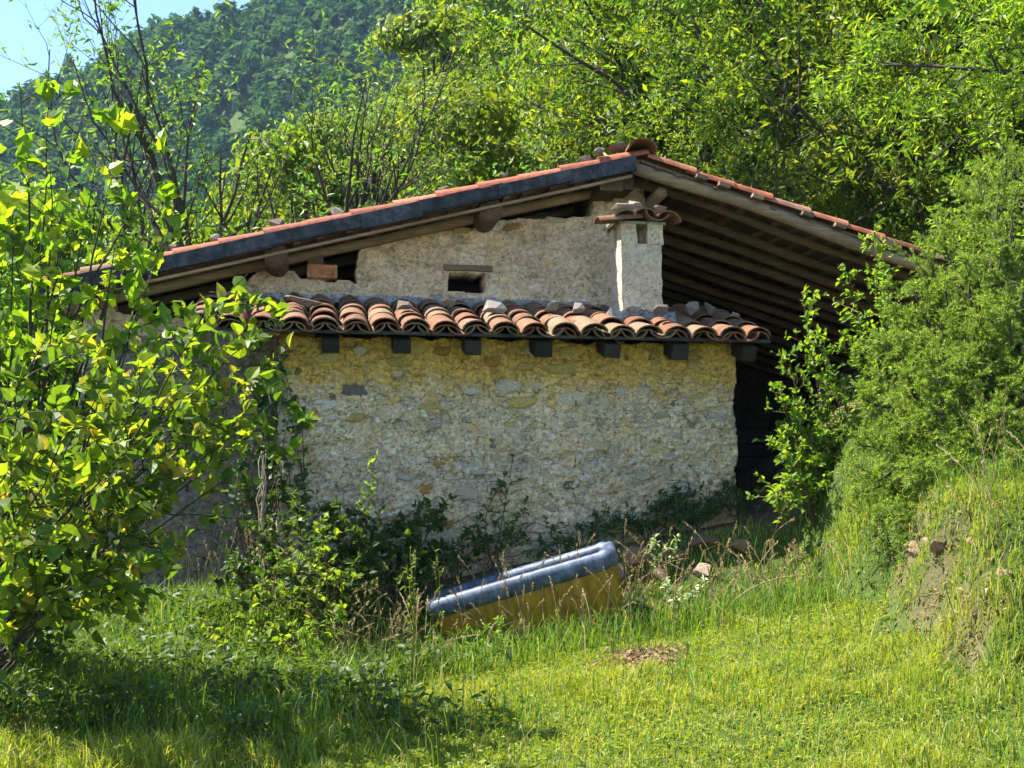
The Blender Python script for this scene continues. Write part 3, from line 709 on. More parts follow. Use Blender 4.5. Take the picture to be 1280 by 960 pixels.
# lath offcuts wedged above the verge rafter
for u in (3.5, 3.7, 4.0, 4.45, 4.75, 5.05, 5.2):
    mb = MB(); mb.box((u, V0 - 0.01, Ttop(u) - 0.115), (0.1, 0.1, 0.035), Matrix.Rotation(aR, 3, 'Y')); mb.build('roof_lath', M['wood_x'], main_roof)
# hollow brick and block in the gap
mb = MB(); mb.box((0.315, 0.99, 3.45), (0.25, 0.14, 0.11)); mb.build('hollow_brick', M['brick'], house)
mb = MB(); mb.box((0.26, 1.0, 3.55), (0.13, 0.14, 0.085)); mb.build('wood_block', M['wood_y'], house)
# posts
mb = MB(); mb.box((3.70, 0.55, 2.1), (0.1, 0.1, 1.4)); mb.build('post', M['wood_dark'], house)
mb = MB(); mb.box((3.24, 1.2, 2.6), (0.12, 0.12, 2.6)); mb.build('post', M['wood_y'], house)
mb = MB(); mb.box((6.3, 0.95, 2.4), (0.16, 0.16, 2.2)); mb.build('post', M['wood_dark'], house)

# -- lean-to roof
AS = 0.30; aA = math.atan(AS)
mb = MB()
def aslab(mb, u0, u1, v0, v1, d0, d1):
    z = lambda v, d: 2.79 + AS * (v + 0.3) + d
    V = [[u, v, z(v, d)] for u in (u0, u1) for v in (v0, v1) for d in (d0, d1)]
    mb.add(V, Q=[[0, 1, 3, 2], [4, 6, 7, 5], [0, 4, 5, 1], [2, 3, 7, 6], [0, 2, 6, 4], [1, 5, 7, 3]])
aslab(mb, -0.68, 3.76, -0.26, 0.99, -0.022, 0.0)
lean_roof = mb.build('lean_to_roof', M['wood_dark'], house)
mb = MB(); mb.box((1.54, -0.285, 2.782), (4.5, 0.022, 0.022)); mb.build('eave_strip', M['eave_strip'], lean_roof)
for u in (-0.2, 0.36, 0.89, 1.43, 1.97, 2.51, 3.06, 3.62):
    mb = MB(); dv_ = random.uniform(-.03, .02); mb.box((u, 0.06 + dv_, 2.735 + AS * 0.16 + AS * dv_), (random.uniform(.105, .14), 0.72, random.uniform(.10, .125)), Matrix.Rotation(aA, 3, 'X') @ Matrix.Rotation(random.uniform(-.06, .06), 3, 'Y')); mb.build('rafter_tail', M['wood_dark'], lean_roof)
Yd = (0, math.cos(aA), math.sin(aA)); Zd = (0, -math.sin(aA), math.cos(aA)); ex = 0.30
for c in range(20):
    u = -0.58 + c * 0.2245
    for r in range(4):
        v = -0.345 + r * ex + random.uniform(-.035, .03)
        z = 2.79 + AS * (v + 0.3) + 0.022
        if 2.65 < u < 3.2 and r >= 2: continue
        put_tile(tile_m, lean_roof, (u + random.uniform(-.012, .012), v, z + 0.012 + random.uniform(-.004, .006)), (Yd[0], Yd[1], Yd[2] - 0.03), Zd, random.uniform(.98, 1.08), jit=0.045)
        if r == 0: put_tile(tile_m, lean_roof, (u + random.uniform(-.012, .012), v + random.uniform(0.0, .04), z - 0.014), (Yd[0], Yd[1], Yd[2] - 0.03), Zd, random.uniform(.95, 1.03), jit=0.03)
        if c < 19: put_tile(tile_m, lean_roof, (u + 0.112, v + random.uniform(-.005, .03), z + 0.052), (Yd[0], Yd[1], Yd[2] - 0.03), (0, -Zd[1], -Zd[2]), 1.05, jit=0.012)
# cement fillet where the tiles meet the gable wall
def rough_box(c, d, n, amp, seed, M3=None):
    """closed box with subdivided, roughened faces"""
    c = np.array(c); d = np.array(d); V = []; Qs = []; cnt_ = 0
    for ax in range(3):
        o1, o2 = (ax + 1) % 3, (ax + 2) % 3
        for sg in (-1, 1):
            n1, n2 = max(2, int(d[o1] / n) + 1), max(2, int(d[o2] / n) + 1)
            A, B = np.meshgrid(np.linspace(-.5, .5, n1), np.linspace(-.5, .5, n2))
            P = np.zeros((n2, n1, 3)); P[..., ax] = sg * .5; P[..., o1] = A; P[..., o2] = B
            P = P * d
            idx = np.arange(n2 - 1)[:, None] * n1 + np.arange(n1 - 1)[None, :] + cnt_
            q = np.stack([idx, idx + 1, idx + n1 + 1, idx + n1], -1).reshape(-1, 4)
            Qs.append(q if sg > 0 else q[:, ::-1]); V.append(P.reshape(-1, 3)); cnt_ += n1 * n2
    V = np.vstack(V); W = V + c
    dirs = unit(V / np.maximum(d, 1e-6) * np.min(d))
    rad = np.stack([fbm(W[:, 0] * 9 + k * 31, W[:, 1] * 9, W[:, 2] * 9 + seed, 3) for k in range(3)], -1)
    V = V + amp * rad
    if M3 is not None: V = V @ np.array(M3).T
    return V + c, np.vstack(Qs)
V, Qd = rough_box((1.0, 0.93, 3.205), (3.2, 0.16, 0.075), 0.05, 0.018, 3.0); mb = MB(); mb.add(V, Q=Qd); mb.build('cement_fillet', M['cement'], lean_roof, True)

# -- chimney
chim = empty('chimney', (0, 0, -0.04), 0, house)
CU, CV_, CW, CD = 2.88, 0.35, 0.34, 0.36
mb = MB(); V, Qd = rough_box((CU, CV_, 3.32), (CW, CD, 0.70), 0.025, 0.012, 4.0); mb.add(V, Q=Qd); stack = mb.build('stack', M['chimney_mortar'], chim, True)
for (du, dv, wu, wv) in ((-0.115, -0.12, 0.13, 0.14), (0.115, -0.12, 0.13, 0.14), (-0.115, 0.12, 0.13, 0.14), (0.115, 0.12, 0.13, 0.14)):
    mb = MB(); V, Qd = rough_box((CU + du, CV_ + dv, 3.74), (wu, wv, 0.17), 0.03, 0.008, du * 9); mb.add(V, Q=Qd); mb.build('flue_pier', M['chimney_mortar'], chim, True)
mb = MB(); V, Qd = rough_box((CU, CV_ + 0.05, 3.04), (CW + 0.2, CD + 0.2, 0.14), 0.03, 0.03, 7.0); mb.add(V, Q=Qd); mb.build('cement_base', M['cement'], chim, True)
mb = MB(); mb.box((CU, CV_, 3.835), (0.40, 0.40, 0.02)); mb.build('cap_slab', M['cement'], chim)
for (u, tilt, zz, fl) in ((CU - 0.17, -0.30, 3.845, 1), (CU + 0.0, 0.0, 3.865, 1), (CU + 0.10, 0.2, 3.91, -1), (CU + 0.2, 0.25, 3.845, 1)):
    put_tile(tile_m, chim, (u, CV_ - 0.30, zz), (0, 1, 0.03), (tilt * fl, 0, fl), 1.0, 'cap_tile', 0.03)
put_tile(tile_m, chim, (CU - 0.03, CV_ - 0.19, 3.855), (-1, -0.2, -0.12), (-0.15, 0, 1), 0.85, 'cap_tile', 0.02)

# ------------------------------------------------------------------ loose stones weighting the roofs
rock_vars = []
for s in range(7):
    me = hull_rock('rock', 3.1 * s + 40); me.materials.append(M['roof_stone']); rock_vars.append(me)
def rock(u, v, w, sc, label, group, rz=None, mesh=None, name='roof_stone'):
    o = bpy.data.objects.new(name, mesh or random.choice(rock_vars)); col.objects.link(o)
    o.location = tuple(H2W(u, v, w)); o.scale = tuple(q * .86 for q in sc); o.rotation_euler = (random.uniform(-.25, .25), random.uniform(-.25, .25), YAW + (random.uniform(-.6, .6) if rz is None else rz))
    return tag(o, label, 'stone', group)
def leanz(v): return 2.79 + AS * (v + 0.3) + 0.135
g1 = 'stones weighting the low tiled roof'
rock(0.16, 0.10, leanz(.10) + .02, (.40, .2, .10), 'long flat pale slab lying on the low tiles at their left end', g1, 0.0)
rock(0.93, 0.05, leanz(.05) + .02, (.19, .17, .13), 'pale rounded stone on the low tiles, right of the long slab', g1)
rock(1.30, 0.25, leanz(.25) + .02, (.16, .14, .11), 'small stone on the low tiles just left of below the window', g1)
rock(1.63, 0.02, leanz(.02) + .03, (.27, .19, .16), 'largest weighting stone on the low tiles, below the window', g1)
rock(2.10, 0.10, leanz(.10) + .03, (.16, .16, .15), 'dark pointed stone on the low tiles midway between window and chimney', g1)
rock(2.32, 0.08, leanz(.08) + .03, (.15, .15, .15), 'grey upright stone on the low tiles left of the chimney', g1)
rock(2.95, -0.14, leanz(-.02) + .03, (.17, .15, .13), 'mossy stone on the low tiles directly in front of the chimney foot', g1)
rock(3.30, 0.22, leanz(.22) + .03, (.22, .18, .16), 'pale stone on the low tiles just right of the chimney', g1)
rock(3.48, 0.24, leanz(.24) + .03, (.14, .16, .15), 'grey stone on the low tiles, second right of the chimney', g1)
rock(3.62, 0.02, leanz(.02) + .02, (.10, .10, .06), 'tiny stone on the low tiles at the right corner', g1)
g2 = 'stones along the left verge of the main roof'
for u, s, lab in ((-0.88, .12, 'lowest stone on the main roof verge, behind the leafy branch'), (-0.55, .15, 'second lowest stone on the left verge of the main roof'), (-0.06, .22, 'broad dark stone on the left verge above the lowest log end'),
                  (0.43, .17, 'stone on the left verge midway between the two log ends'), (1.32, .16, 'stone on the left verge a little left of the upper log end'), (1.82, .12, 'small stone on the left verge right of the upper log end'), (2.52, .16, 'reddish stone on the left verge just below the ridge')):
    rock(u, 0.68, Ttop(u) + 0.02, (s, s * .9, s * .62), lab, g2)
rock(2.80, 0.70, Ttop(2.8) + 0.06, (.30, .26, .13), 'wide flat stone crowning the ridge of the main roof', 'stones on the ridge')
rock(2.62, 0.52, Ttop(2.62) + 0.03, (.13, .12, .10), 'small round stone left of the flat ridge stone', 'stones on the ridge')
g3 = 'stones on the chimney cap'
rock(CU - 0.13, CV_ - .12, 3.93, (.26, .22, .09), 'flat pale slab on the left of the chimney cap', g3)
rock(CU - 0.02, CV_ - .05, 3.985, (.18, .16, .11), 'grey stone heaped on top of the chimney cap', g3)
rock(CU + 0.17, CV_ - .1, 3.94, (.15, .18, .11), 'squared grey stone on the right of the chimney cap', g3)

# ------------------------------------------------------------------ things stored in the open barn
st = empty('timber_stack', tuple(H2W(4.9, 3.4, 1.55)), YAW); tag(st, 'dark stack of old timber in the shadow of the open barn', 'timber stack')
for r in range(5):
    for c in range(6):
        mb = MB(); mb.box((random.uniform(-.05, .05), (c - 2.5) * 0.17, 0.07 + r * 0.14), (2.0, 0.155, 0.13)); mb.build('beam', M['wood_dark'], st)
for kx, (u, tl, lab) in enumerate(((5.05, 0.10, 'left grey board leaning upright at the back of the open barn'), (5.25, 0.16, 'middle grey board leaning upright at the back of the open barn'), (5.42, 0.08, 'right grey board leaning upright at the back of the open barn'))):
    mb = MB(); mb.box((0, 0, 0.5), (0.11, 0.03, 1.0), Matrix.Rotation(tl, 3, 'Y')); o = mb.build('board', M['wood_grey']); o.location = tuple(H2W(u, 1.5, 1.75)); o.rotation_euler = (-0.15, 0, YAW)
    tag(o, lab, 'board', 'boards leaning in the barn')
me = stone_mesh('black_sack', 91.0, 3, 1, 0.35); o = obj('black_sack', me, M['sack']); o.location = tuple(H2W(4.5, 3.1, 2.42)); o.scale = (.42, .36, .42); tag(o, 'black plastic sack on the dark timber stack in the barn', 'sack')

# ------------------------------------------------------------------ tub
tub = empty('trough', (0.19, 8.80, 0.595)); tag(tub, 'yellow fibreglass trough with blue rounded rim in the weeds before the stone wall', 'trough')
def rrect(a, b, r, n=6):
    P = []
    for (cx, cy, t0) in ((a - r, b - r, 0), (-a + r, b - r, 90), (-a + r, -b + r, 180), (a - r, -b + r, 270)):
        for k in range(n + 1):
            t = R(t0 + 90 * k / n); P.append((cx + r * math.cos(t), cy + r * math.sin(t)))
    return np.array(P)
def loft(rings):
    n = len(rings[0]); V = np.vstack(rings); Q = []
    for k in range(len(rings) - 1):
        for q in range(n): Q.append([k * n + q, k * n + (q + 1) % n, (k + 1) * n + (q + 1) % n, (k + 1) * n + q])
    return V, Q
prof = [(0.74, 0.155, 0.42), (0.745, 0.16, 0.34), (0.73, 0.15, 0.22), (0.71, 0.14, 0.10), (0.67, 0.12, 0.02), (0.60, 0.09, 0.0), (0.1, 0.02, 0.0)]
rings = [np.column_stack([rrect(a, b_, min(0.10, b_ * .9)), np.full(28, z)]) for a, b_, z in prof]
V, Qd = loft(rings[::-1]); mb = MB(); mb.add(V, Q=Qd); mb.build('shell', M['tub'], tub, True)
prof = [(0.70, 0.13, 0.42), (0.67, 0.12, 0.30), (0.65, 0.11, 0.12), (0.58, 0.08, 0.06), (0.1, 0.02, 0.06)]
rings = [np.column_stack([rrect(a, b_, min(0.09, b_ * .9)), np.full(28, z)]) for a, b_, z in prof]
V, Qd = loft(rings); mb = MB(); mb.add(V, Q=Qd); mb.build('lining', M['tub_grey'], tub, True)
sec = [(0.012, -0.085), (0.034, -0.075), (0.050, -0.035), (0.050, 0.01), (0.036, 0.040), (0.010, 0.052), (-0.018, 0.042), (-0.032, 0.012), (-0.030, -0.03)]
rings = [np.column_stack([rrect(0.72 + d, 0.14 + d, 0.10), np.full(28, 0.43 + z + 0.006 * np.sin(np.arange(28) * 1.7))]) for d, z in sec + sec[:1]]
V, Qd = loft(rings); mb = MB(); mb.add(V, Q=Qd); mb.build('rim', M['rim_blue'], tub, True)
tub.scale = (0.9, 1, 1)
tub.rotation_euler = (Matrix.Rotation(R(-4), 3, 'Z') @ Matrix.Rotation(R(-16.5), 3, 'Y') @ Matrix.Rotation(R(8), 3, 'X')).to_euler()

# ------------------------------------------------------------------ vegetation helpers
def leaf_arr(P, D, N, L, W, kind='rh', fold=0.25, droop=0.12):
    """arrays of leaves -> (verts, tris, quads)"""
    n = len(P); D = unit(D); S = unit(np.cross(D, N)); N = np.cross(S, D)
    L = np.broadcast_to(L, (n,))[:, None]; W = np.broadcast_to(W, (n,))[:, None]
    def pt(a, s, up=0.0): return P + D * L * a + S * W * s + N * (abs(s) * W * fold * 2 - L * droop * a * a + up * L)
    if kind == 'rh':
        V = np.stack([pt(0, 0), pt(.45, .5), pt(1, 0), pt(.45, -.5)], 1); T = np.array([[0, 1, 2], [0, 2, 3]])
        return V.reshape(-1, 3), (T[None] + (np.arange(n) * 4)[:, None, None]).reshape(-1, 3), np.zeros((0, 4), int)
    if kind == 'tri':
        V = np.stack([pt(0, .5), pt(0, -.5), pt(1, 0)], 1); T = np.array([[0, 1, 2]])
        return V.reshape(-1, 3), (T[None] + (np.arange(n) * 3)[:, None, None]).reshape(-1, 3), np.zeros((0, 4), int)
    if kind == 'full':
        V = np.stack([pt(0, 0), pt(.28, 0), pt(.65, 0), pt(1, 0), pt(.24, .42), pt(.62, .44), pt(.24, -.42), pt(.62, -.44)], 1); m = 8
        T = np.array([[0, 4, 1], [0, 1, 6], [5, 3, 2], [2, 3, 7], [4, 5, 2], [4, 2, 1], [1, 2, 7], [1, 7, 6]])
        T = T[:, ::-1]
        return V.reshape(-1, 3), (T[None] + (np.arange(n) * m)[:, None, None]).reshape(-1, 3), np.zeros((0, 4), int)
    if kind == 'round':
        o = [(0, 0), (.10, .24), (.28, .44), (.50, .5), (.72, .40), (.90, .18), (1.02, 0)]
        ol = o + [(a, -s) for a, s in o[1:-1]][::-1]
        V = np.stack([pt(.25, 0, -.01), pt(.62, 0, -.01)] + [pt(a, s) for a, s in ol], 1); m = len(ol) + 2
        T = np.array([[0, 2, 3], [0, 3, 4], [0, 4, 5], [0, 5, 1], [1, 5, 6], [1, 6, 7], [1, 7, 8], [1, 8, 9], [1, 9, 10], [1, 10, 11], [0, 1, 11], [0, 11, 12], [0, 12, 13], [0, 13, 2]])
        return V.reshape(-1, 3), (T[None] + (np.arange(n) * m)[:, None, None]).reshape(-1, 3), np.zeros((0, 4), int)
    if kind == 'lobed':
        o = [(0, 0), (.04, .22), (.16, .46), (.34, .44), (.46, .36), (.66, .40), (.76, .2), (1, 0)]
        ol = o + [(a, -s) for a, s in o[1:-1]][::-1]
        V = np.stack([pt(.35, 0, -.02)] + [pt(a, s) for a, s in ol], 1); m = len(ol) + 1
        T = np.array([[0, 1 + k, 1 + (k + 1) % len(ol)] for k in range(len(ol))])
        return V.reshape(-1, 3), (T[None] + (np.arange(n) * m)[:, None, None]).reshape(-1, 3), np.zeros((0, 4), int)

def rand_unit(n):
    a = rng.normal(size=(n, 3)); return unit(a)

class Plant:
    def __init__(s): s.wood = MB(); s.P = []; s.D = []; s.N = []; s.L = []
    def tube(s, pts, r0, r1, k=5):
        s.wood.tube(pts, np.linspace(r0, r1, len(pts)), k, False)
    def leaves_along(s, pts, n, L, spread=0.9, up=0.25, off=0.0, t0=0.1, nup=0.9):
        pts = np.asarray(pts, float); m = len(pts) - 1
        t = rng.uniform(t0, 1.0, n) * m; i_ = np.minimum(t.astype(int), m - 1); f = (t - i_)[:, None]
        P = pts[i_] * (1 - f) + pts[i_ + 1] * f
        T = unit(pts[i_ + 1] - pts[i_])
        side = np.cross(T, rand_unit(n)); side = unit(side)
        D = unit(T * 0.5 + side * spread + np.array([0, 0, up]))
        P = P + rand_unit(n) * off * rng.uniform(0, 1, (n, 1))
        s.P.append(P); s.D.append(D)
        N = unit(rand_unit(n) * 0.8 + np.array([0, 0, nup])); s.N.append(N)
        s.L.append(L * rng.uniform(0.38, 1.25, n))
    def build(s, root, wood_name, leaf_name, bark, leafm, ratio=0.55, kind='rh', fold=0.2, droop=0.15):
        if s.wood.n: s.wood.build(wood_name, bark, root, True)
        if s.P:
            P, D, N, L = np.vstack(s.P), np.vstack(s.D), np.vstack(s.N), np.concatenate(s.L)
            V, T, Qd = leaf_arr(P, D, N, L, L * ratio * rng.uniform(.8, 1.2, len(L)), kind, fold, droop)
            return obj(leaf_name, mesh_np(leaf_name, V, [T], False), leafm, root)

def bez(a, c, b, n):
    t = np.linspace(0, 1, n)[:, None]; a, b, c = map(np.asarray, (a, b, c))
    return (1 - t) ** 2 * a + 2 * t * (1 - t) * c + t * t * b
def wiggle(P, amp):
    P = np.array(P, float); n = len(P); w = np.cumsum(rng.normal(0, amp, (n, 3)), 0); w -= w[0]
    w -= np.linspace(0, 1, n)[:, None] * w[-1] * 0.7
    return P + w

def stems_plant(pl, base, tips, r0, twig_len, n_twig, leaf_L, leaf_per, arch=0.4, sub=2, t_start=0.25, up=0.25, wig=0.012, nup=0.9, spread=0.9):
    for tip in tips:
        base_ = np.array(base) if np.ndim(base) == 1 else np.array(base[rng.integers(len(base))])
        tip = np.array(tip, float); ctrl = (base_ + tip) / 2 + np.array([0, 0, arch * np.linalg.norm(tip - base_) * rng.uniform(.5, 1.2)]) + rng.normal(0, 0.06, 3) * np.linalg.norm(tip - base_)
        P = wiggle(bez(base_, ctrl, tip, 14), wig)
        pl.tube(P, r0 * rng.uniform(.7, 1.2), 0.0022, 6)
        nt = max(1, int(n_twig * rng.uniform(.8, 1.2)))
        for q in range(nt):
            t = t_start + (1 - t_start) * (q + rng.uniform(0, 1)) / nt
            k = min(int(t * 13), 12); a = P[k] + (P[k + 1] - P[k]) * (t * 13 - k)
            T = unit(P[k + 1] - P[k]); d = unit(T * 0.7 + unit(np.cross(T, rand_unit(1)[0])) + np.array([0, 0, up]))
            ln = twig_len * rng.uniform(.5, 1.2) * (1.15 - 0.5 * t)
            W = wiggle(bez(a, a + d * ln * .5, a + d * ln + np.array([0, 0, -0.12 * ln]), 6), wig * .5)
            pl.tube(W, 0.0045 * rng.uniform(.7, 1.2), 0.0015, 4)
            pl.leaves_along(W, leaf_per, leaf_L, spread, up, nup=nup)
            for _ in range(sub):
                tt = rng.integers(1, 5); d2 = unit(unit(W[tt + 1] - W[tt]) + 0.9 * rand_unit(1)[0]); l2 = ln * rng.uniform(.3, .6)
                W2 = bez(W[tt], W[tt] + d2 * l2 * .5, W[tt] + d2 * l2, 4); pl.tube(W2, 0.0025, 0.0012, 3); pl.leaves_along(W2, max(2, leaf_per // 2), leaf_L, spread, up, nup=nup)
        pl.leaves_along(P[9:], leaf_per, leaf_L, spread, up, nup=nup)

FPX = 1545.0; PIT = R(5)
def at(px, py, Yd):
    """point of the place seen at a photo position, at a given distance (used to measure the place)"""
    x = (px - 640) / FPX; y = -(py - 480) / FPX
    d = np.array([x, math.cos(PIT) - y * math.sin(PIT), math.sin(PIT) + y * math.cos(PIT)])
    return np.array([0, 0, 1.6]) + d * (Yd / d[1])
def gpt(x, y, dz=0.0): return np.array([x, y, float(ground_z(x, y)) + dz])

# ------------------------------------------------------------------ trees by recursive growth
def grow(pl, p, d, L, r, lev, pr, leafL, nl):
    nseg = pr['seg'][lev]; pts = [p]; rad = [r]; dd = d
    for k in range(nseg):
        dd = unit(dd + rng.normal(0, pr['wob'][lev], 3) + np.array([0, 0, pr['up'][lev]])); p = p + dd * (L / nseg); pts.append(p); rad.append(r * (1 - 0.75 * (k + 1) / nseg))
    pts = np.array(pts); pl.wood.tube(pts, rad, pr['k'][lev], False)
    if lev == pr['max']:
        pl.leaves_along(pts, nl, leafL, pr.get('spread', 0.9), pr.get('lup', 0.0), pr.get('off', 0.0), 0.0, pr.get('nup', 0.9)); return
    for q in range(pr['n'][lev]):
        t = pr['t0'][lev] + (1 - pr['t0'][lev]) * (q + rng.uniform(0, 1)) / pr['n'][lev]
        k = min(int(t * nseg), nseg - 1); a = pts[k] + (pts[k + 1] - pts[k]) * (t * nseg - k)
        T = unit(pts[k + 1] - pts[k]); s = unit(np.cross(T, rand_unit(1)[0])); an = R(pr['ang'][lev] * rng.uniform(.7, 1.25))
        grow(pl, a, unit(T * math.cos(an) + s * math.sin(an)), L * pr['len'][lev] * rng.uniform(.7, 1.2) * (1.15 - 0.45 * t), max(r * (1 - .75 * t) * 0.62, 0.003), lev + 1, pr, leafL, nl)

def tree(name, label, base, H, r, pr, leafL, nl, bark, leafm, ratio=0.45, kind='rh', stems=1, lean=(0, 0), group=None, cat='tree', droop=0.15):
    root = empty(name, tuple(base)); tag(root, label, cat, group); pl = Plant()
    for s in range(stems):
        d = unit(np.array([lean[0] + (rng.normal(0, .28) if stems > 1 else 0), lean[1] + (rng.normal(0, .2) if stems > 1 else 0), 1.0]))
        grow(pl, np.array([0.0, 0, -0.2]) + (rng.normal(0, .12, 3) * [1, 1, 0] if stems > 1 else 0), d, H * rng.uniform(.85, 1.1), r, 0, pr, leafL, nl)
    pl.build(root, 'trunk', 'crown', bark, leafm, ratio, kind, 0.2, droop)
    return root

big = dict(max=3, seg=[10, 7, 5, 4], wob=[.06, .13, .2, .25], up=[.05, .06, .03, 0.0], k=[9, 6, 4, 3], n=[15, 9, 6], t0=[.09, .2, .15], ang=[58, 50, 50], len=[.46, .48, .5], off=0.22, spread=0.9, lup=-0.05, nup=0.8)
opn = dict(max=3, seg=[9, 7, 5, 3], wob=[.07, .14, .18, .25], up=[.08, .14, .05, 0.0], k=[8, 6, 5, 3], n=[8, 6, 5], t0=[.2, .25, .3], ang=[38, 42, 45], len=[.6, .5, .42], off=0.05, spread=0.8, lup=-0.45, nup=0.5)

# big leafy trees behind the right roof
tr1 = tree('ash_tree', 'tall leafy tree with dark trunk directly behind the right roof slope', gpt(4.7, 19.2), 9.8, 0.15, big, 0.155, 28, M['bark'], M['leaf_right'], 0.42)
tr2 = tree('ash_tree', 'dense leafy tree right of the roof with twin dark trunks', gpt(6.8, 18.5), 10.5, 0.15, big, 0.155, 27, M['bark'], M['leaf_right'], 0.42, stems=2)
def place(src, loc, rz, s, label, group=None):
    c = copy_tree(src); c.location = tuple(loc); c.rotation_euler = (0, 0, rz); c.scale = (s, s, s); c['label'] = label
    if group: c['group'] = group
    return c
place(tr1, gpt(9.3, 19.5), 2.1, 1.15, 'tall leafy tree at the right edge behind the juniper')
place(tr2, gpt(3.0, 22.5), 1.0, 1.0, 'leafy tree peeping over the ridge right of the chimney')
place(tr1, gpt(6.0, 24), 4.0, 1.25, 'tall tree standing behind the twin trunked tree')
place(tr2, gpt(11.5, 24.5), 3.0, 1.3, 'tall dense tree filling the upper right corner')
place(tr1, gpt(13.0, 18.5), 5.2, 1.0, 'leafy tree at the far right edge of the wood')
place(tr1, gpt(8.2, 15.5), 1.2, 0.62, 'low dark leafy tree beside the right end of the roof')
place(tr1, gpt(3.7, 18.4), 2.9, 0.5, 'small leafy tree just behind the ridge right of the chimney')
place(tr2, gpt(6.0, 17.9), 0.4, 0.45, 'low dense tree behind the middle of the right roof slope')
place(tr1, gpt(7.3, 17.2), 5.5, 0.5, 'low tree behind the lower end of the right roof slope')
tr3 = tree('overhanging_tree', 'tree whose bright sprays of leaves hang in at the upper right corner', gpt(7.6, 13.0), 6.6, 0.11, big, 0.13, 26, M['bark'], M['leaf_elm'], 0.34, lean=(-0.1, -0.05))

# open branched tree behind the left roof
op1 = tree('walnut_tree', 'open branched tree with sparse drooping leaves behind the left roof slope', gpt(-4.3, 17.6), 6.2, 0.13, opn, 0.12, 4, M['bark'], M['leaf_open'], 0.4, stems=3, droop=0.35)
op2 = tree('walnut_tree', 'slender open tree with bare lower stems nearer the middle of the roof', gpt(-2.5, 17.8), 5.8, 0.11, opn, 0.12, 4, M['bark'], M['leaf_open'], 0.4, stems=2, droop=0.35)

place(op1, gpt(-3.2, 18.8), 2.4, 0.95, 'third open branched tree, between the other two behind the left roof')
# mid distance trees on the wooded spur: five patterns, copied
def crown_tree(name, label, H, W, n, leafL, leafm, group, lobes=12, low=0.2):
    root = empty(name); tag(root, label, 'tree', group)
    pl = Plant()
    P0 = wiggle([[0, 0, -0.5 + (H * .85 + .5) * t] for t in np.linspace(0, 1, 8)], 0.05); pl.wood.tube(P0, np.linspace(.16, .03, 8), 6, False)
    Ps, Ns = [], []
    for q in range(lobes):
        h = rng.uniform(low, .95); rr = W * math.sqrt(max(0.08, 1 - ((h - .5) / .55) ** 2)) * .62
        a = rng.uniform(0, 2 * math.pi); c = np.array([rr * math.cos(a) * rng.uniform(.4, 1), rr * math.sin(a) * rng.uniform(.4, 1), h * H])
        pl.wood.tube(wiggle(bez(P0[min(6, int(h * 6))], (P0[3] + c) / 2 + [0, 0, .3], c, 5), .04), np.linspace(.05, .012, 5), 4, False)
        k = n // lobes; dirs = rand_unit(k); dirs[:, 2] = np.abs(dirs[:, 2]) * 1.0 - .35
        rad = W * rng.uniform(.36, .55) * (rng.uniform(0.25, 1, (k, 1)) ** 0.5) * (1 + .3 * fbm(dirs[:, 0] * 3 + q, dirs[:, 1] * 3, dirs[:, 2] * 3, 2))[:, None]
        Ps.append(c + dirs * rad * [1, 1, .8]); Ns.append(unit(dirs * 1.3 + rand_unit(k) * .6 + [0, 0, .3]))
    P = np.vstack(Ps); N = np.vstack(Ns); D = unit(np.cross(N, rand_unit(len(P)))); D[:, 2] -= .15
    pl.P.append(P); pl.D.append(D); pl.N.append(N); pl.L.append(leafL * rng.uniform(.6, 1.3, len(P)))
    pl.build(root, 'trunk', 'crown', M['bark'], leafm, .6, 'rh', .2, .2)
    return root
gm = 'bright broadleaf trees on the wooded slope behind the roof'
mids = [crown_tree('slope_tree', 'bright green broadleaf tree on the wooded slope behind the roof', h, w, 7000, 0.30, M['leaf_mid'], gm, lb) for h, w, lb in ((7.5, 3.0, 16), (8.5, 2.8, 18), (6.5, 3.2, 14), (9, 3.4, 18))]
dark = crown_tree('dark_tree', 'dark green tree among the bright ones on the slope behind the ridge', 7.5, 2.2, 6000, 0.28, M['leaf_dark'], 'dark trees on the slope', 16, .1)
ORD = 'first second third fourth fifth sixth seventh eighth ninth tenth eleventh twelfth thirteenth fourteenth fifteenth sixteenth seventeenth eighteenth nineteenth'.split()
def ordinal(k):
    if k < 19: return ORD[k]
    t = ['twenty', 'thirty', 'forty', 'fifty', 'sixty', 'seventy'][(k + 1) // 10 - 2]; r_ = (k + 1) % 10
    return (t[:-1] + 'ieth') if r_ == 0 else t + '-' + ORD[r_ - 1]
rows_ = {}
spots = []
used = set()
def put_mid(src, x, y, s):
    if src.name in used: o = copy_tree(src)
    else: used.add(src.name); o = src
    o.location = tuple(gpt(x, y)); o.rotation_euler = (0, 0, rng.uniform(0, 6.28)); o.scale = (s, s, s * rng.uniform(.9, 1.15))
    row = 'dark' if src is dark else ('lowest' if y < 42 else ('middle' if y < 70 else 'topmost'))
    rows_.setdefault(row, []).append((x / y, o))
def far_enough(x, y, d):
    for (a, b_) in spots:
        if (a - x) ** 2 + (b_ - y) ** 2 < d * d: return False
    spots.append((x, y)); return True
for (px, Yd, s) in ((512, 36, .8), (612, 64, 1.2), (590, 60, .9)):
    x = (px - 640) / FPX * Yd; spots.append((x, Yd)); put_mid(dark, x, Yd, s)
cnt = tries = 0
while cnt < 120 and tries < 5000:
    tries += 1
    y = 24 + 86 * rng.uniform(0, 1) ** 1.1; a = rng.uniform(-0.36, 0.30); x = a * y
    if y < 34 and a > 0.06: continue
    if not far_enough(x, y, 2.6 + y * 0.022): continue
    put_mid(mids[rng.integers(4)], x, y, rng.uniform(.7, 1.15) * (0.72 if y < 36 else 1.0)); cnt += 1
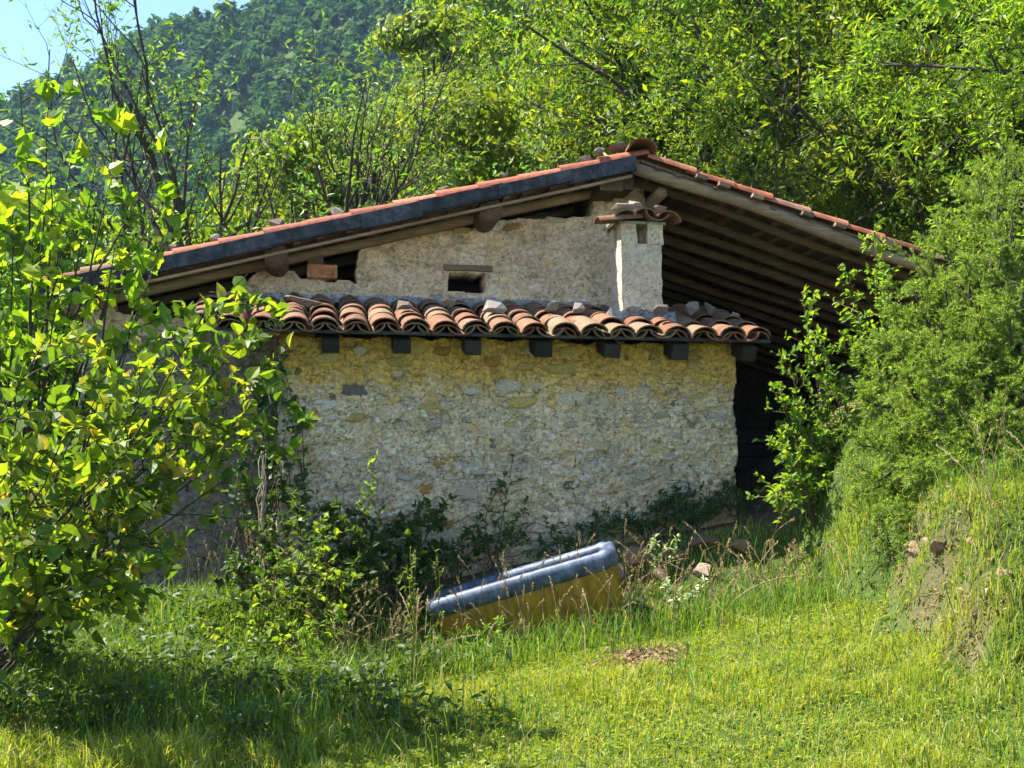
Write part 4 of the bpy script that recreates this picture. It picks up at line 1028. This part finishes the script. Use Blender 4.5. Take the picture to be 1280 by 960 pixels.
# left edge trees behind the leafy shrub
for (x, y, s) in ((-6.6, 17, .55), (-8.2, 20, .7), (-5.6, 19.5, .5), (-10.5, 24, .75), (-7.0, 14.5, .42)):
    put_mid(mids[rng.integers(4)], x, y, s)

for row, lst in rows_.items():
    for k_, (_, o) in enumerate(sorted(lst, key=lambda e: e[0])):
        o['label'] = ('dark green tree amid the bright wooded slope, %s from the left' % ordinal(k_)) if row == 'dark' else 'bright green tree in the %s row of the wooded slope, %s from left' % (row, ordinal(k_))

# far forest: one mass on the mountainside
n = 5200
yy = 105 + 250 * rng.uniform(0, 1, n) ** 0.9; aa = rng.uniform(-0.50, 0.32, n); xx = aa * yy; zz = ground_z(xx, yy)
k = 40
C = np.repeat(np.stack([xx, yy, zz], -1), k, 0); sz = np.repeat(rng.uniform(1.7, 3.4, n), k); tallr = np.repeat(rng.uniform(1.1, 2.0, n), k)
dirs = rand_unit(n * k); dirs[:, 2] = np.abs(dirs[:, 2]) * 1.2 - .2
P = C + dirs * (sz * rng.uniform(.55, 1.05, n * k))[:, None] * np.stack([np.ones(n * k), np.ones(n * k), tallr], -1); P[:, 2] += sz * tallr * .9
N = unit(dirs + .5 * rand_unit(n * k)); D = unit(np.cross(N, rand_unit(n * k)))
Ls = sz * rng.uniform(.5, .9, n * k); P = P - D * Ls[:, None] * .5
V, T, Qd = leaf_arr(P, D, N, Ls, Ls * .8, 'rh', .12, .1)
ff = obj('far_forest', mesh_np('far_forest', V, [T], False), M['leaf_far']); tag(ff, 'hazy blue green forest covering the far mountainside', 'forest', None, 'stuff')
# conifer on the skyline
pl = Plant(); root = empty('skyline_pine'); tag(root, 'lone dark pine breaking the skyline of the far mountain', 'tree')
xs, ys = at(86, 80, 338)[[0, 1]]; root.location = tuple(gpt(xs, ys))
pl.wood.tube([[0, 0, -1], [0, 0, 13]], [.4, .1], 6, False)
for h in np.linspace(4, 13.5, 12):
    for q in range(9):
        a = rng.uniform(0, 6.28); l = (14.5 - h) * .38; pl.leaves_along(np.array([[0, 0, h], [l * math.cos(a), l * math.sin(a), h - .4]]), 14, 1.0, .9, .1)
pl.build(root, 'trunk', 'crown', M['bark'], M['leaf_dark'], .5)

# ------------------------------------------------------------------ foreground leafy shrubs at left
def shrub(name, label, bases, tips, bark, leafm, kind='full', ratio=.7, cat='shrub', **kw):
    root = empty(name, tuple(bases[0])); tag(root, label, cat); pl = Plant()
    b0 = np.array(bases[0]); stems_plant(pl, np.array(bases) - b0, [np.array(t) - b0 for t in tips], **kw)
    pl.build(root, 'stem', 'foliage', bark, leafm, ratio, kind, .24, .30); return root
bl = [gpt(-2.95, 6.3), gpt(-3.05, 6.6), gpt(-2.95, 6.9)]
tipsA = [at(300, 420, 6.0), at(330, 470, 6.3), at(345, 400, 6.4), at(365, 430, 6.5), at(350, 500, 6.4), at(320, 540, 6.2), at(255, 380, 5.8), at(240, 590, 5.9), at(205, 680, 5.7), at(190, 490, 5.5), at(150, 420, 5.6), at(90, 530, 5.3), at(60, 420, 5.2), at(120, 640, 5.6), at(40, 660, 5.3), at(150, 740, 5.8), at(375, 535, 6.5), at(20, 500, 5.2), at(215, 440, 6.2), at(270, 500, 6.2), at(310, 345, 6.3), at(60, 740, 5.6), at(110, 720, 5.7), at(20, 580, 5.3), at(170, 560, 5.6), at(120, 480, 5.5), at(230, 520, 5.9), at(0, 720, 5.4), at(200, 620, 5.8), at(280, 440, 6.0), at(240, 420, 6.0)]
shrub('leafy_shrub', 'large bright leafy shrub in the left foreground overlapping the house corner', bl, [t_ + np.array([t_[0], t_[1], t_[2] - 1.6]) * .05 for t_ in tipsA], M['bark'], M['leaf_fore'], 'round', .72,
      r0=.011, twig_len=.42, n_twig=8, leaf_L=.082, leaf_per=6, arch=.12, sub=2, t_start=.3, nup=.45)
bl2 = [gpt(-3.0, 6.9), gpt(-3.1, 7.2), gpt(-2.9, 7.5)]
tipsB = [at(x, y, d) for x, y, d in ((30, 560, 6.8), (90, 600, 7.0), (140, 560, 7.2), (60, 700, 6.8), (180, 620, 7.3), (10, 640, 6.6), (110, 690, 7.0), (40, 760, 6.8), (20, 470, 6.9), (150, 480, 7.3), (80, 470, 7.0))]
shrub('leafy_shrub', 'denser darker green shrub just behind the bright one at the left edge', bl2, tipsB, M['bark'], M['leaf_bramble'],
      r0=.012, twig_len=.4, n_twig=11, leaf_L=.072, leaf_per=6, arch=.15, sub=2, t_start=.1, nup=.5)
bl3 = [gpt(-3.1, 7.1), gpt(-3.0, 7.5)]
tipsC = [at(x, y, d + 0.9) for x, y, d in ((20, 100, 5.9), (60, 110, 6.0), (150, 110, 6.2), (210, 190, 6.3), (120, 200, 6.0), (60, 210, 5.8), (20, 260, 5.8), (200, 310, 6.2), (140, 300, 6.0), (80, 330, 5.8), (10, 180, 5.7), (225, 235, 6.4), (170, 250, 6.2), (100, 140, 6.0), (40, 320, 5.8), (0, 330, 5.6), (180, 370, 6.1))]
shrub('maple_sapling', 'sapling with lobed yellow green leaves rising against the far mountain at upper left', bl3, tipsC, M['bark'], M['leaf_lobed'], 'lobed', .95, 'tree',
      r0=.017, twig_len=.34, n_twig=8, leaf_L=.095, leaf_per=4, arch=.05, sub=1, t_start=.4, up=.2, nup=.3)

# ------------------------------------------------------------------ bramble, ivy and other plants against the house
def wpt(u, v, w): return H2W(u, v, w)
bb = [gpt(*H2W(0.1, -.35, 0)[:2]), gpt(*H2W(0.5, -.45, 0)[:2]), gpt(*H2W(0.9, -.5, 0)[:2]), gpt(*H2W(0.3, -.8, 0)[:2])]
tips = [wpt(u, v, w) for u, v, w in ((-.1, -.5, 1.3), (.1, -.35, 1.5), (.3, -.4, 1.4), (.6, -.3, 1.45), (.9, -.3, 1.35), (1.15, -.2, 1.42), (1.3, -.4, 1.1), (.7, -.7, 1.1), (.4, -.9, 1.05), (1.1, -.7, .95), (-.2, -.8, 1.0), (0.0, -1.0, .95), (.2, -1.1, .85), (.55, -.6, 1.25), (.85, -.55, 1.2), (1.0, -.35, 1.3), (-.35, -.6, 1.0), (.25, -.6, 1.3), (1.5, -.3, 1.2))]
shrub('bramble_bush', 'dark bramble thicket at the foot of the left corner of the stone wall', bb, tips, M['twig_red'], M['leaf_bramble'], 'full', .72, 'bush',
      r0=.006, twig_len=.26, n_twig=12, leaf_L=.06, leaf_per=8, arch=.4, sub=2, t_start=.1)
shrub('bramble_bush', 'paler sunlit bramble spray in front of the dark thicket left of the trough', [gpt(*H2W(.05, -1.1, 0)[:2]), gpt(*H2W(.3, -1.2, 0)[:2])], [at(x, y, d) for x, y, d in ((345, 690, 8.2), (330, 740, 8.1), (380, 735, 8.1), (300, 770, 8.0), (410, 690, 8.3), (420, 760, 8.0), (270, 790, 8.0), (360, 780, 7.9), (395, 655, 8.4), (440, 720, 8.2))], M['twig_red'], M['leaf_elm'], 'full', .7, 'bush',
      r0=.005, twig_len=.2, n_twig=9, leaf_L=.05, leaf_per=6, arch=.3, sub=1, t_start=.1)
shrub('bramble_shoot', 'single sunlit yellow green shoot standing up before the grey wall', [bb[1]], [at(470, 575, 8.75), at(455, 620, 8.7)], M['twig_red'], M['leaf_elm'], 'full', .5, 'plant',
      r0=.005, twig_len=.09, n_twig=12, leaf_L=.045, leaf_per=3, arch=.06, sub=0, t_start=.5)
shrub('wall_plant', 'slender dark leafy plant climbing the middle of the stone wall', [gpt(*H2W(1.6, -.1, 0)[:2])], [wpt(1.78, -.06, 1.86), wpt(1.70, -.07, 1.7), wpt(1.5, -.08, 1.4), wpt(1.85, -.1, 1.5)], M['twig_red'], M['leaf_bramble'], 'full', .75, 'plant',
      r0=.006, twig_len=.12, n_twig=12, leaf_L=.045, leaf_per=4, arch=.03, sub=0, t_start=.1)
tips = [wpt(u, v, w) for u, v, w in ((2.9, -.15, 1.5), (3.1, -.12, 1.62), (3.3, -.12, 1.6), (3.5, -.1, 1.66), (3.0, -.3, 1.45), (3.3, -.3, 1.45), (3.6, -.3, 1.5), (2.6, -.15, 1.36), (2.3, -.12, 1.3), (3.45, -.2, 1.55))]
shrub('ground_shrub', 'low dark green shrub at the right foot of the stone wall', [gpt(*H2W(3.2, -.15, 0)[:2]), gpt(*H2W(2.8, -.2, 0)[:2])], tips, M['twig_red'], M['leaf_dark'], 'full', .5, 'bush',
      r0=.005, twig_len=.16, n_twig=18, leaf_L=.032, leaf_per=12, arch=.3, sub=2, t_start=.1)
tips = [wpt(u, v, w) for u, v, w in ((1.3, -.2, 1.12), (1.5, -.3, 1.1), (1.75, -.2, 1.18), (1.95, -.3, 1.2), (2.2, -.2, 1.28), (2.4, -.3, 1.3), (1.1, -.3, 1.08), (2.6, -.35, 1.36), (2.1, -.4, 1.2), (1.6, -.12, 1.2))]
shrub('ground_shrub', 'low dark weeds along the wall foot behind the trough', [gpt(*H2W(1.4, -.2, 0)[:2]), gpt(*H2W(1.9, -.22, 0)[:2]), gpt(*H2W(2.3, -.22, 0)[:2])], tips, M['twig_red'], M['leaf_bramble'], 'full', .55, 'bush',
      r0=.004, twig_len=.15, n_twig=6, leaf_L=.045, leaf_per=6, arch=.3, sub=1, t_start=.1)
# ivy over the left corner
root = empty('ivy', tuple(H2W(0, 0, .8))); root.rotation_euler = (0, 0, YAW); tag(root, 'dark ivy hanging over the left corner of the lean-to wall', 'ivy'); pl = Plant()
for k in range(26):
    u0 = rng.uniform(-.28, .10); w1 = rng.uniform(1.0, 1.98); w0 = rng.uniform(-.1, .3)
    P = np.array([[u0 + .1 * math.sin(t * 5 + k) + rng.normal(0, .01), -.05 + (0.12 if u0 < -.05 else 0) + rng.normal(0, .015), w0 + (w1 - w0) * t] for t in np.linspace(0, 1, 10)])
    pl.tube(P, .006, .002, 4); pl.leaves_along(P, 45 if w1 > 1.6 else 22, .055, 1.0, -.25, .03, .15 if w1 < 1.6 else .4, .2)
for P_ in pl.N: P_[:, 1] -= 1.2
pl.build(root, 'stem', 'foliage', M['twig_red'], M['leaf_dark'], .8, 'lobed')
# dry vine hanging at the corner
root = empty('dry_vine', tuple(H2W(-.12, -.12, .75))); root.rotation_euler = (0, 0, YAW); tag(root, 'pale dry vine strand hanging straight down at the house corner', 'vine'); pl = Plant()
for k in range(5): pl.tube(wiggle([[rng.normal(0, .008), rng.normal(0, .008), z] for z in np.linspace(0, 1.15, 14)], .006), .007, .004, 5)
pl.leaves_along(np.array([[0, 0, .1], [0, 0, 1.1]]), 90, .05, .4, -.8, .02)
pl.build(root, 'stem', 'foliage', M['vine_dry'], M['straw'], .3, 'rh')

# ------------------------------------------------------------------ elm shrub and juniper at right
eb = [gpt(2.25, 9.3), gpt(2.4, 9.5)]
tips = [at(x, y, d) for x, y, d in ((1005, 365, 9.6), (985, 445, 9.5), (960, 480, 9.4), (1030, 520, 9.6), (970, 560, 9.3), (1010, 590, 9.3), (1040, 470, 9.7), (1000, 530, 9.4), (960, 620, 9.2), (1020, 420, 9.7), (1050, 600, 9.4))]
shrub('elm_sapling', 'young shrub with small bright leaves between the wall and the juniper', eb, tips, M['twig_red'], M['leaf_elm'], 'full', .55, 'shrub',
      r0=.008, twig_len=.26, n_twig=22, leaf_L=.052, leaf_per=9, arch=.05, sub=1, t_start=.2)
eb2 = [gpt(2.9, 9.3)]
tips = [at(x, y, d) for x, y, d in ((1095, 285, 9.5), (1100, 320, 9.5), (1060, 340, 9.4), (1075, 400, 9.3), (1110, 360, 9.3), (1050, 430, 9.4), (1085, 460, 9.2))]
shrub('elm_sapling', 'taller yellow green sapling standing up in front of the roof edge', eb2, tips, M['twig_red'], M['leaf_elm'], 'full', .55, 'shrub',
      r0=.008, twig_len=.22, n_twig=17, leaf_L=.05, leaf_per=9, arch=.02, sub=1, t_start=.4)

def juniper(name, label, base, tips, nb, nbl, nn, r0):
    root = empty(name, tuple(base)); tag(root, label, 'shrub'); pl = Plant(); b0 = np.array(base)
    segs = []
    for tip in tips:
        tip = np.array(tip) - b0; bs = rng.normal(0, .16, 3) * [1, 1, 0]
        ctrl = (bs + tip) / 2 + np.array([0, 0, .25 * np.linalg.norm(tip)]) * rng.uniform(.0, 1) + rng.normal(0, .08, 3)
        P = wiggle(bez(bs, ctrl, tip, 14), .012); pl.tube(P, r0 * rng.uniform(.6, 1.2), .004, 6)
        for q in range(nb):
            t = .12 + .88 * (q + rng.uniform(0, 1)) / nb; k = min(int(t * 13), 12); a = P[k] + (P[k + 1] - P[k]) * (t * 13 - k)
            T = unit(P[k + 1] - P[k]); d = unit(T * .9 + unit(np.cross(T, rand_unit(1)[0])) + [0, 0, .55]); ln = rng.uniform(.08, .36) * (1.2 - .5 * t)
            W = wiggle(bez(a, a + d * ln * .6 + [0, 0, .03], a + d * ln + [0, 0, -.12 * ln], 6), .006); pl.tube(W, .004, .0015, 3)
            for _ in range(nbl):
                tt = rng.uniform(.1, 5); ii = min(int(tt), 4); c = W[ii] + (W[ii + 1] - W[ii]) * (tt - ii)
                d2 = unit(unit(W[ii + 1] - W[ii]) * .9 + .9 * rand_unit(1)[0] + [0, 0, .1]); l2 = rng.uniform(.04, .11)
                segs.append((c, d2, l2))
    A = np.array([s[0] for s in segs]); Dd = np.array([s[1] for s in segs]); Lq = np.array([s[2] for s in segs])
    m = len(A); A = np.repeat(A, nn, 0); Dd = np.repeat(Dd, nn, 0); Lq = np.repeat(Lq, nn)
    t = rng.uniform(0, 1, m * nn); bend = (t ** 2 * Lq * -.18)
    P = A + Dd * (t * Lq)[:, None]; P[:, 2] += bend
    side = unit(np.cross(Dd, rand_unit(m * nn))); D = unit(Dd * .8 + side * .75)
    pl.P.append(P); pl.D.append(D); pl.N.append(rand_unit(m * nn)); pl.L.append(rng.uniform(.016, .034, m * nn))
    pl.build(root, 'trunk', 'foliage', M['bark'], M['needle'], .22, 'tri', 0.0, .1); return root
jt = [at(x, y, d) for x, y, d in ((1075, 500, 8.6), (1070, 560, 8.4), (1095, 430, 8.7), (1110, 390, 8.8), (1150, 330, 8.9), (1170, 290, 8.8), (1200, 240, 9.0), (1235, 215, 8.9), (1275, 200, 9.0), (1255, 300, 8.4), (1215, 330, 8.4), (1180, 400, 8.2), (1130, 470, 8.2), (1160, 520, 8.0), (1210, 450, 7.9), (1270, 400, 8.0),
      (1090, 600, 8.1), (1130, 600, 7.9), (1190, 580, 7.8), (1250, 520, 7.7), (1060, 620, 8.3), (1290, 480, 7.9), (1320, 330, 8.4), (1330, 250, 8.8), (1150, 660, 7.7), (1220, 650, 7.6), (1270, 620, 7.5), (1310, 560, 7.6), (1120, 545, 8.3), (1240, 380, 8.2), (1300, 420, 8.3), (1350, 400, 8.5), (1230, 270, 8.8), (1185, 350, 8.6), (1270, 250, 8.6), (1235, 730, 7.4), (1195, 700, 7.5), (1150, 690, 7.7), (1285, 720, 7.3), (1270, 790, 7.2), (1310, 670, 7.4), (1100, 650, 8.0), (1215, 600, 7.7), (1290, 590, 7.6), (1140, 360, 8.7), (1165, 310, 8.9), (1190, 270, 8.9), (1215, 225, 9.0), (1150, 420, 8.5), (1260, 190, 8.9), (1295, 180, 8.9), (1130, 400, 8.7), (1200, 310, 8.7), (1250, 240, 8.7), (1180, 460, 8.2), (1225, 400, 8.2), (1090, 520, 8.5))]
juniper('juniper', 'large feathery juniper on the bank at the right edge', gpt(3.25, 8.55), jt, 22, 13, 24, .034)

# ------------------------------------------------------------------ bank: rocks, dead leaves, rubble by the wall
bank_vars = []
for s in range(4):
    me = hull_rock('bank_rock', 3.3 * s + 70); me.materials.append(M['soil_rock']); bank_vars.append(me)
def bank_rock(x, y, s, label, dz=0.0, group=None, name='bank_rock'):
    o = bpy.data.objects.new(name, random.choice(bank_vars)); col.objects.link(o); o.location = tuple(gpt(x, y, s[2] * .25 + dz)); o.scale = s; o.rotation_euler = [random.uniform(-.4, .4) for _ in range(2)] + [random.uniform(0, 3)]
    tag(o, label, 'rock', group)
gb = 'rocks breaking out of the earth bank'
for (x, y, s, lab) in ((2.42, 7.9, (.14, .12, .13), 'brown rock at the top of the bare earth bank by the juniper'), (2.47, 7.65, (.16, .12, .15), 'reddish rock below the topmost one in the bare bank'), (2.52, 7.35, (.14, .1, .1), 'brown rock halfway down the bare earth bank'),
                       (2.6, 7.05, (.12, .1, .08), 'small pale rock low in the bare earth bank'), (2.68, 6.8, (.15, .12, .08), 'pale rock at the foot of the bare earth bank'), (2.5, 7.5, (.09, .09, .1), 'little dark rock in the hollow of the bank')):
    bank_rock(x, y, s, lab, -s[2] * .3, gb)
gr_ = 'rubble heap at the right foot of the stone wall'
for (u, v, s, lab) in ((2.42, -.62, (.22, .18, .14), 'brown rubble stone nearest the trough end'), (2.62, -.5, (.3, .2, .16), 'large brown rubble stone right of the trough'), (2.9, -.55, (.26, .2, .14), 'grey brown rubble stone in the middle of the heap'),
                       (3.15, -.5, (.3, .22, .13), 'flat brown rubble stone right in the heap'), (3.4, -.6, (.24, .2, .12), 'rightmost brown rubble stone beside the shrub'), (2.75, -.72, (.18, .16, .12), 'small rubble stone at the front of the heap'), (3.05, -.75, (.2, .16, .1), 'low flat rubble stone at the grassy front of the heap')):
    p = H2W(u, v, 0); bank_rock(p[0], p[1], s, lab, .03, gr_, 'rubble_stone')
def scatter(n, x0, x1, y0, y1, dens):
    x = rng.uniform(x0, x1, n); y = rng.uniform(y0, y1, n); k = rng.uniform(0, 1, n) < dens(x, y); return x[k], y[k]
x, y = scatter(30000, 0.3, 3.2, 6.2, 9.4, lambda x, y: soil_mask(x, y) * .6 * (y < 9.2))
P = np.stack([x, y, ground_z(x, y) + rng.uniform(.0, .03, len(x))], -1); N = unit(rand_unit(len(x)) * .7 + [0, 0, .8]); D = unit(np.cross(N, rand_unit(len(x))))
V, T, Qd = leaf_arr(P, D, N, rng.uniform(.02, .055, len(x)), rng.uniform(.012, .03, len(x)), 'rh', .4, .3)
o = obj('dead_leaves', mesh_np('dead_leaves', V, [T], False), M['dead_leaf']); tag(o, 'brown dead leaves and straw littering the bare earth bank', 'litter', None, 'stuff')

# ------------------------------------------------------------------ grass
def blades(n_keep, x, y, h, w, mat, name, label, lean=0.5, kind='grass'):
    n = len(x); P = np.stack([x, y, ground_z(x, y) - .006], -1)
    az = rng.uniform(0, 2 * math.pi, n); ln = rng.uniform(.1, 1.0, n) * lean
    Dh = np.stack([np.cos(az), np.sin(az), np.zeros(n)], -1); S = np.stack([-np.sin(az), np.cos(az), np.zeros(n)], -1)
    fa = rng.uniform(0, 6.28, n); S = S * .6 + .6 * np.stack([np.cos(fa), np.sin(fa), np.zeros(n)], -1); S = unit(S)
    up = np.array([0, 0, 1.0])
    h = h[:, None]; w = w[:, None]; ln = ln[:, None]
    m = P + up * h * .6 + Dh * h * .28 * ln; t = P + up * h * (1 - .35 * ln) + Dh * h * ln
    V = np.stack([P - S * w * .5, P + S * w * .5, m + S * w * .42, m - S * w * .42, t], 1).reshape(-1, 3)
    b_ = (np.arange(n) * 5)[:, None]
    Qd = np.array([[0, 1, 2, 3]]) + b_; T = np.array([[3, 2, 4]]) + b_
    o = obj(name, mesh_np(name, V, [T, Qd], False), mat); tag(o, label, 'grass', None, 'stuff'); return o
def uv_of(x, y):
    dx, dy = x - HO[0], y - HO[1]; return dx * HU[0] + dy * HU[1], dx * HV[0] + dy * HV[1]
def lawn_d(x, y):
    u, v = uv_of(x, y); e = ((x - .15 - .12) ** 2)
    in_wall = (v > np.where(u < -.05, .95, -.25)) & (u > -1.8) & (u < 8)
    return np.where(in_wall, 0, 1) * (1 - .93 * soil_mask(x, y)) * np.where(v > -1.15, .35, 1.0) * (0.75 + .25 * sst(-.6, .4, fbm(x * 2.2, y * 2.2, 7, 3)))
x, y = scatter(305000, -3.6, 4.6, 4.9, 9.6, lambda x, y: lawn_d(x, y) * (np.abs(x) < 0.47 * y + .3))
cl = sst(-.5, .8, fbm(x * 1.6, y * 1.6, 3, 3))
h = rng.uniform(.035, .095, len(x)) * (0.55 + 1.3 * cl * sst(-.8, .9, fbm(x * 5, y * 5, 9, 2))); h *= 1 + .9 * sst(-.5, -1.8, x) + .2 * sst(1.9, 2.6, x) * sst(6, 7, y)
blades(0, x, y, h, rng.uniform(.0035, .0075, len(x)), M['grass'], 'lawn_grass', 'short bright sunlit grass of the lawn before the house', .9)
x, y = scatter(90000, -3.6, 4.6, 5.0, 10.6, lambda x, y: np.clip((sst(-.5, -1.3, x) * sst(6.0, 6.8, y) * .8 + .12 * sst(.35, .8, fbm(x * 1.9, y * 1.9, 12, 3)) + sst(2.2, 2.8, x) * .18 + .03 + .6 * np.exp(-((uv_of(x, y)[1] + 1.35) / .28) ** 2)), 0, 1) * ((uv_of(x, y)[1] < np.where(uv_of(x, y)[0] < -.05, .95, -.15)) | (uv_of(x, y)[0] < -1.8)) * (1 - .7 * soil_mask(x, y)))
blades(0, x, y, rng.uniform(.12, .34, len(x)), rng.uniform(.004, .008, len(x)), M['grass_tall'], 'tall_grass', 'long arching grass along the left edge and the foot of the wall', 1.0)
# behind the house and to the sides: rough undergrowth
x, y = scatter(42000, -9, 9, 8, 18, lambda x, y: np.where((uv_of(x, y)[0] < -1.8) | (uv_of(x, y)[0] > 7.5), .8, 0))
blades(0, x, y, rng.uniform(.15, .4, len(x)), rng.uniform(.008, .014, len(x)), M['grass_tall'], 'rough_grass', 'rough grass growing beside and behind the house', 1.0)
# clover leaves
x, y = scatter(30000, -3.2, 4.2, 5.0, 9.0, lambda x, y: lawn_d(x, y) * (np.abs(x) < 0.45 * y + .2) * .8)
P = np.stack([x, y, ground_z(x, y) + rng.uniform(.01, .05, len(x))], -1); N = unit(rand_unit(len(x)) * .5 + [0, 0, 1]); D = unit(np.cross(N, rand_unit(len(x))))
V, T, Qd = leaf_arr(P, D, N, rng.uniform(.02, .045, len(x)), rng.uniform(.012, .024, len(x)), 'rh', .2, .3)
o = obj('clover', mesh_np('clover', V, [T], False), M['leaf_elm']); tag(o, 'small clover and herb leaves among the lawn grass', 'clover', None, 'stuff')
x, y = scatter(16000, -3.2, 0.2, 6.2, 9.6, lambda x, y: sst(.1, -1.0, x) * sst(-.3, .6, fbm(x * 2.4, y * 2.4, 31, 3)) * np.where(uv_of(x, y)[1] < .8, 1, 0))
P = np.stack([x, y, ground_z(x, y) + rng.uniform(.04, .24, len(x))], -1); N = unit(rand_unit(len(x)) * .6 + [0, 0, .9]); D = unit(np.cross(N, rand_unit(len(x))))
V, T, Qd = leaf_arr(P, D, N, rng.uniform(.03, .085, len(x)), rng.uniform(.015, .045, len(x)), 'full', .2, .35)
o = obj('meadow_herbs', mesh_np('meadow_herbs', V, [T], False), M['leaf_bramble']); tag(o, 'broad leaved herbs growing through the long grass at left', 'herbs', None, 'stuff')
# dry seed stalks
pl = Plant(); root = empty('dry_grass_stalks'); tag(root, 'dry straw coloured seed stalks standing around the trough', 'grass', None, 'stuff')
mbS = MB(); SP, SD, SN, SL2 = [], [], [], []
def stalk(p, h, lean, r=.003, seeds=18, sl=.026):
    d = rng.normal(0, lean, 2); P = bez(p, p + [d[0] * .2 * h, d[1] * .2 * h, h * .6], p + [d[0] * h, d[1] * h, h * (1 - .3 * np.hypot(*d))], 7); mbS.tube(P, np.linspace(r, r * .5, 7), 3, False)
    t = rng.uniform(.72, 1, seeds); i_ = np.minimum((t * 6).astype(int), 5); f = (t * 6 - i_)[:, None]; q = P[i_] * (1 - f) + P[i_ + 1] * f; T = unit(P[i_ + 1] - P[i_])
    SP.append(q); SD.append(unit(T + .5 * rand_unit(seeds))); SN.append(rand_unit(seeds)); SL2.append(rng.uniform(.6, 1.2, seeds) * sl)
for k in range(260):
    px = rng.uniform(380, 960); u = (px - 350) / 160; v = rng.uniform(-1.6, -.75); p = H2W(u, v, 0); stalk(gpt(p[0], p[1]), rng.uniform(.22, .6), .35)
for k in range(26):
    stalk(gpt(rng.uniform(2.6, 3.1), rng.uniform(6.6, 7.2)), rng.uniform(.4, .85), .3)
for k in range(60):
    stalk(gpt(rng.uniform(-2.6, 3), rng.uniform(5.3, 8.2)), rng.uniform(.12, .3), .5, .0015, 8, .012)
for k in range(34):
    p = H2W(rng.uniform(2.0, 2.7), rng.uniform(-.95, -.7), 0); stalk(gpt(p[0], p[1]), rng.uniform(.25, .5), .35)
for k in range(30):
    p = H2W(rng.uniform(-.9, -.1), rng.uniform(-.3, .6), 0); stalk(gpt(p[0], p[1]), rng.uniform(.4, .8), .25)
P, D, N, L = np.vstack(SP), np.vstack(SD), np.vstack(SN), np.concatenate(SL2)
bpy.data.objects.remove(root)
V, T, Qd = leaf_arr(P, D, N, L, L * .35, 'rh', .2, .1); mbS.add(V, T=T)
o = mbS.build('dry_grass', M['straw']); tag(o, 'dry straw coloured seed stalks standing around the trough and bank', 'grass', None, 'stuff')
# green weeds with pale leaves by the trough
for (px, py, d, lab) in ((600, 770, 7.95, 'spindly green weed in front of the middle of the trough'), (395, 770, 7.6, 'yellow green weed left of the trough'), (525, 690, 7.9, 'tall thin weed with forked stem at the left end of the trough')):
    tp = at(px, py, d); bs = gpt(tp[0], tp[1]); 
    shrub('weed', lab, [bs], [tp + rng.normal(0, .05, 3), tp + np.array([.12, 0, -.02]), tp + np.array([-.1, .05, -.1])], M['leaf_elm'], M['leaf_elm'], 'full', .3, 'plant', r0=.003, twig_len=.1, n_twig=9, leaf_L=.04, leaf_per=4, arch=.05, sub=0, t_start=.3)
for (px, py, d, lab) in ((820, 680, 8.75, 'pale leaved weed lit by sun above the rubble heap'), (850, 735, 8.3, 'pale leaved weed low on the lawn edge')):
    tp = at(px, py, d); bs = gpt(tp[0], tp[1])
    shrub('pale_weed', lab, [bs], [tp, tp + np.array([.12, 0, .03]), tp + np.array([.2, 0, .02]), tp + np.array([-.05, 0, .04])], M['leaf_elm'], M['pale_flower'], 'full', .5, 'plant', r0=.003, twig_len=.08, n_twig=5, leaf_L=.045, leaf_per=3, arch=.1, sub=0, t_start=.6)

# ------------------------------------------------------------------ haze
mh, nt, out = new_mat('haze')
pv = nt.nodes.new('ShaderNodeVolumePrincipled'); pv.inputs['Color'].default_value = (0.42, 0.66, 1.0, 1); pv.inputs['Density'].default_value = 0.00016; pv.inputs['Anisotropy'].default_value = 0.2
nt.links.new(pv.outputs[0], out.inputs['Volume'])
zmax = max(float(ground_z(X, Y).max()), 120) + 30
zmin = float(Z.min()) - 1
mb = MB(); mb.box((0, 250, (zmin + zmax) / 2), (900, 700, zmax - zmin)); hz = mb.build('haze', mh); hz['kind'] = 'stuff'; hz['label'] = 'thin bluish summer haze in front of the far mountain'; hz['category'] = 'haze'

scene.cycles.max_bounces = 6; scene.cycles.diffuse_bounces = 3; scene.cycles.transmission_bounces = 4; scene.cycles.volume_bounces = 0; scene.cycles.transparent_max_bounces = 4
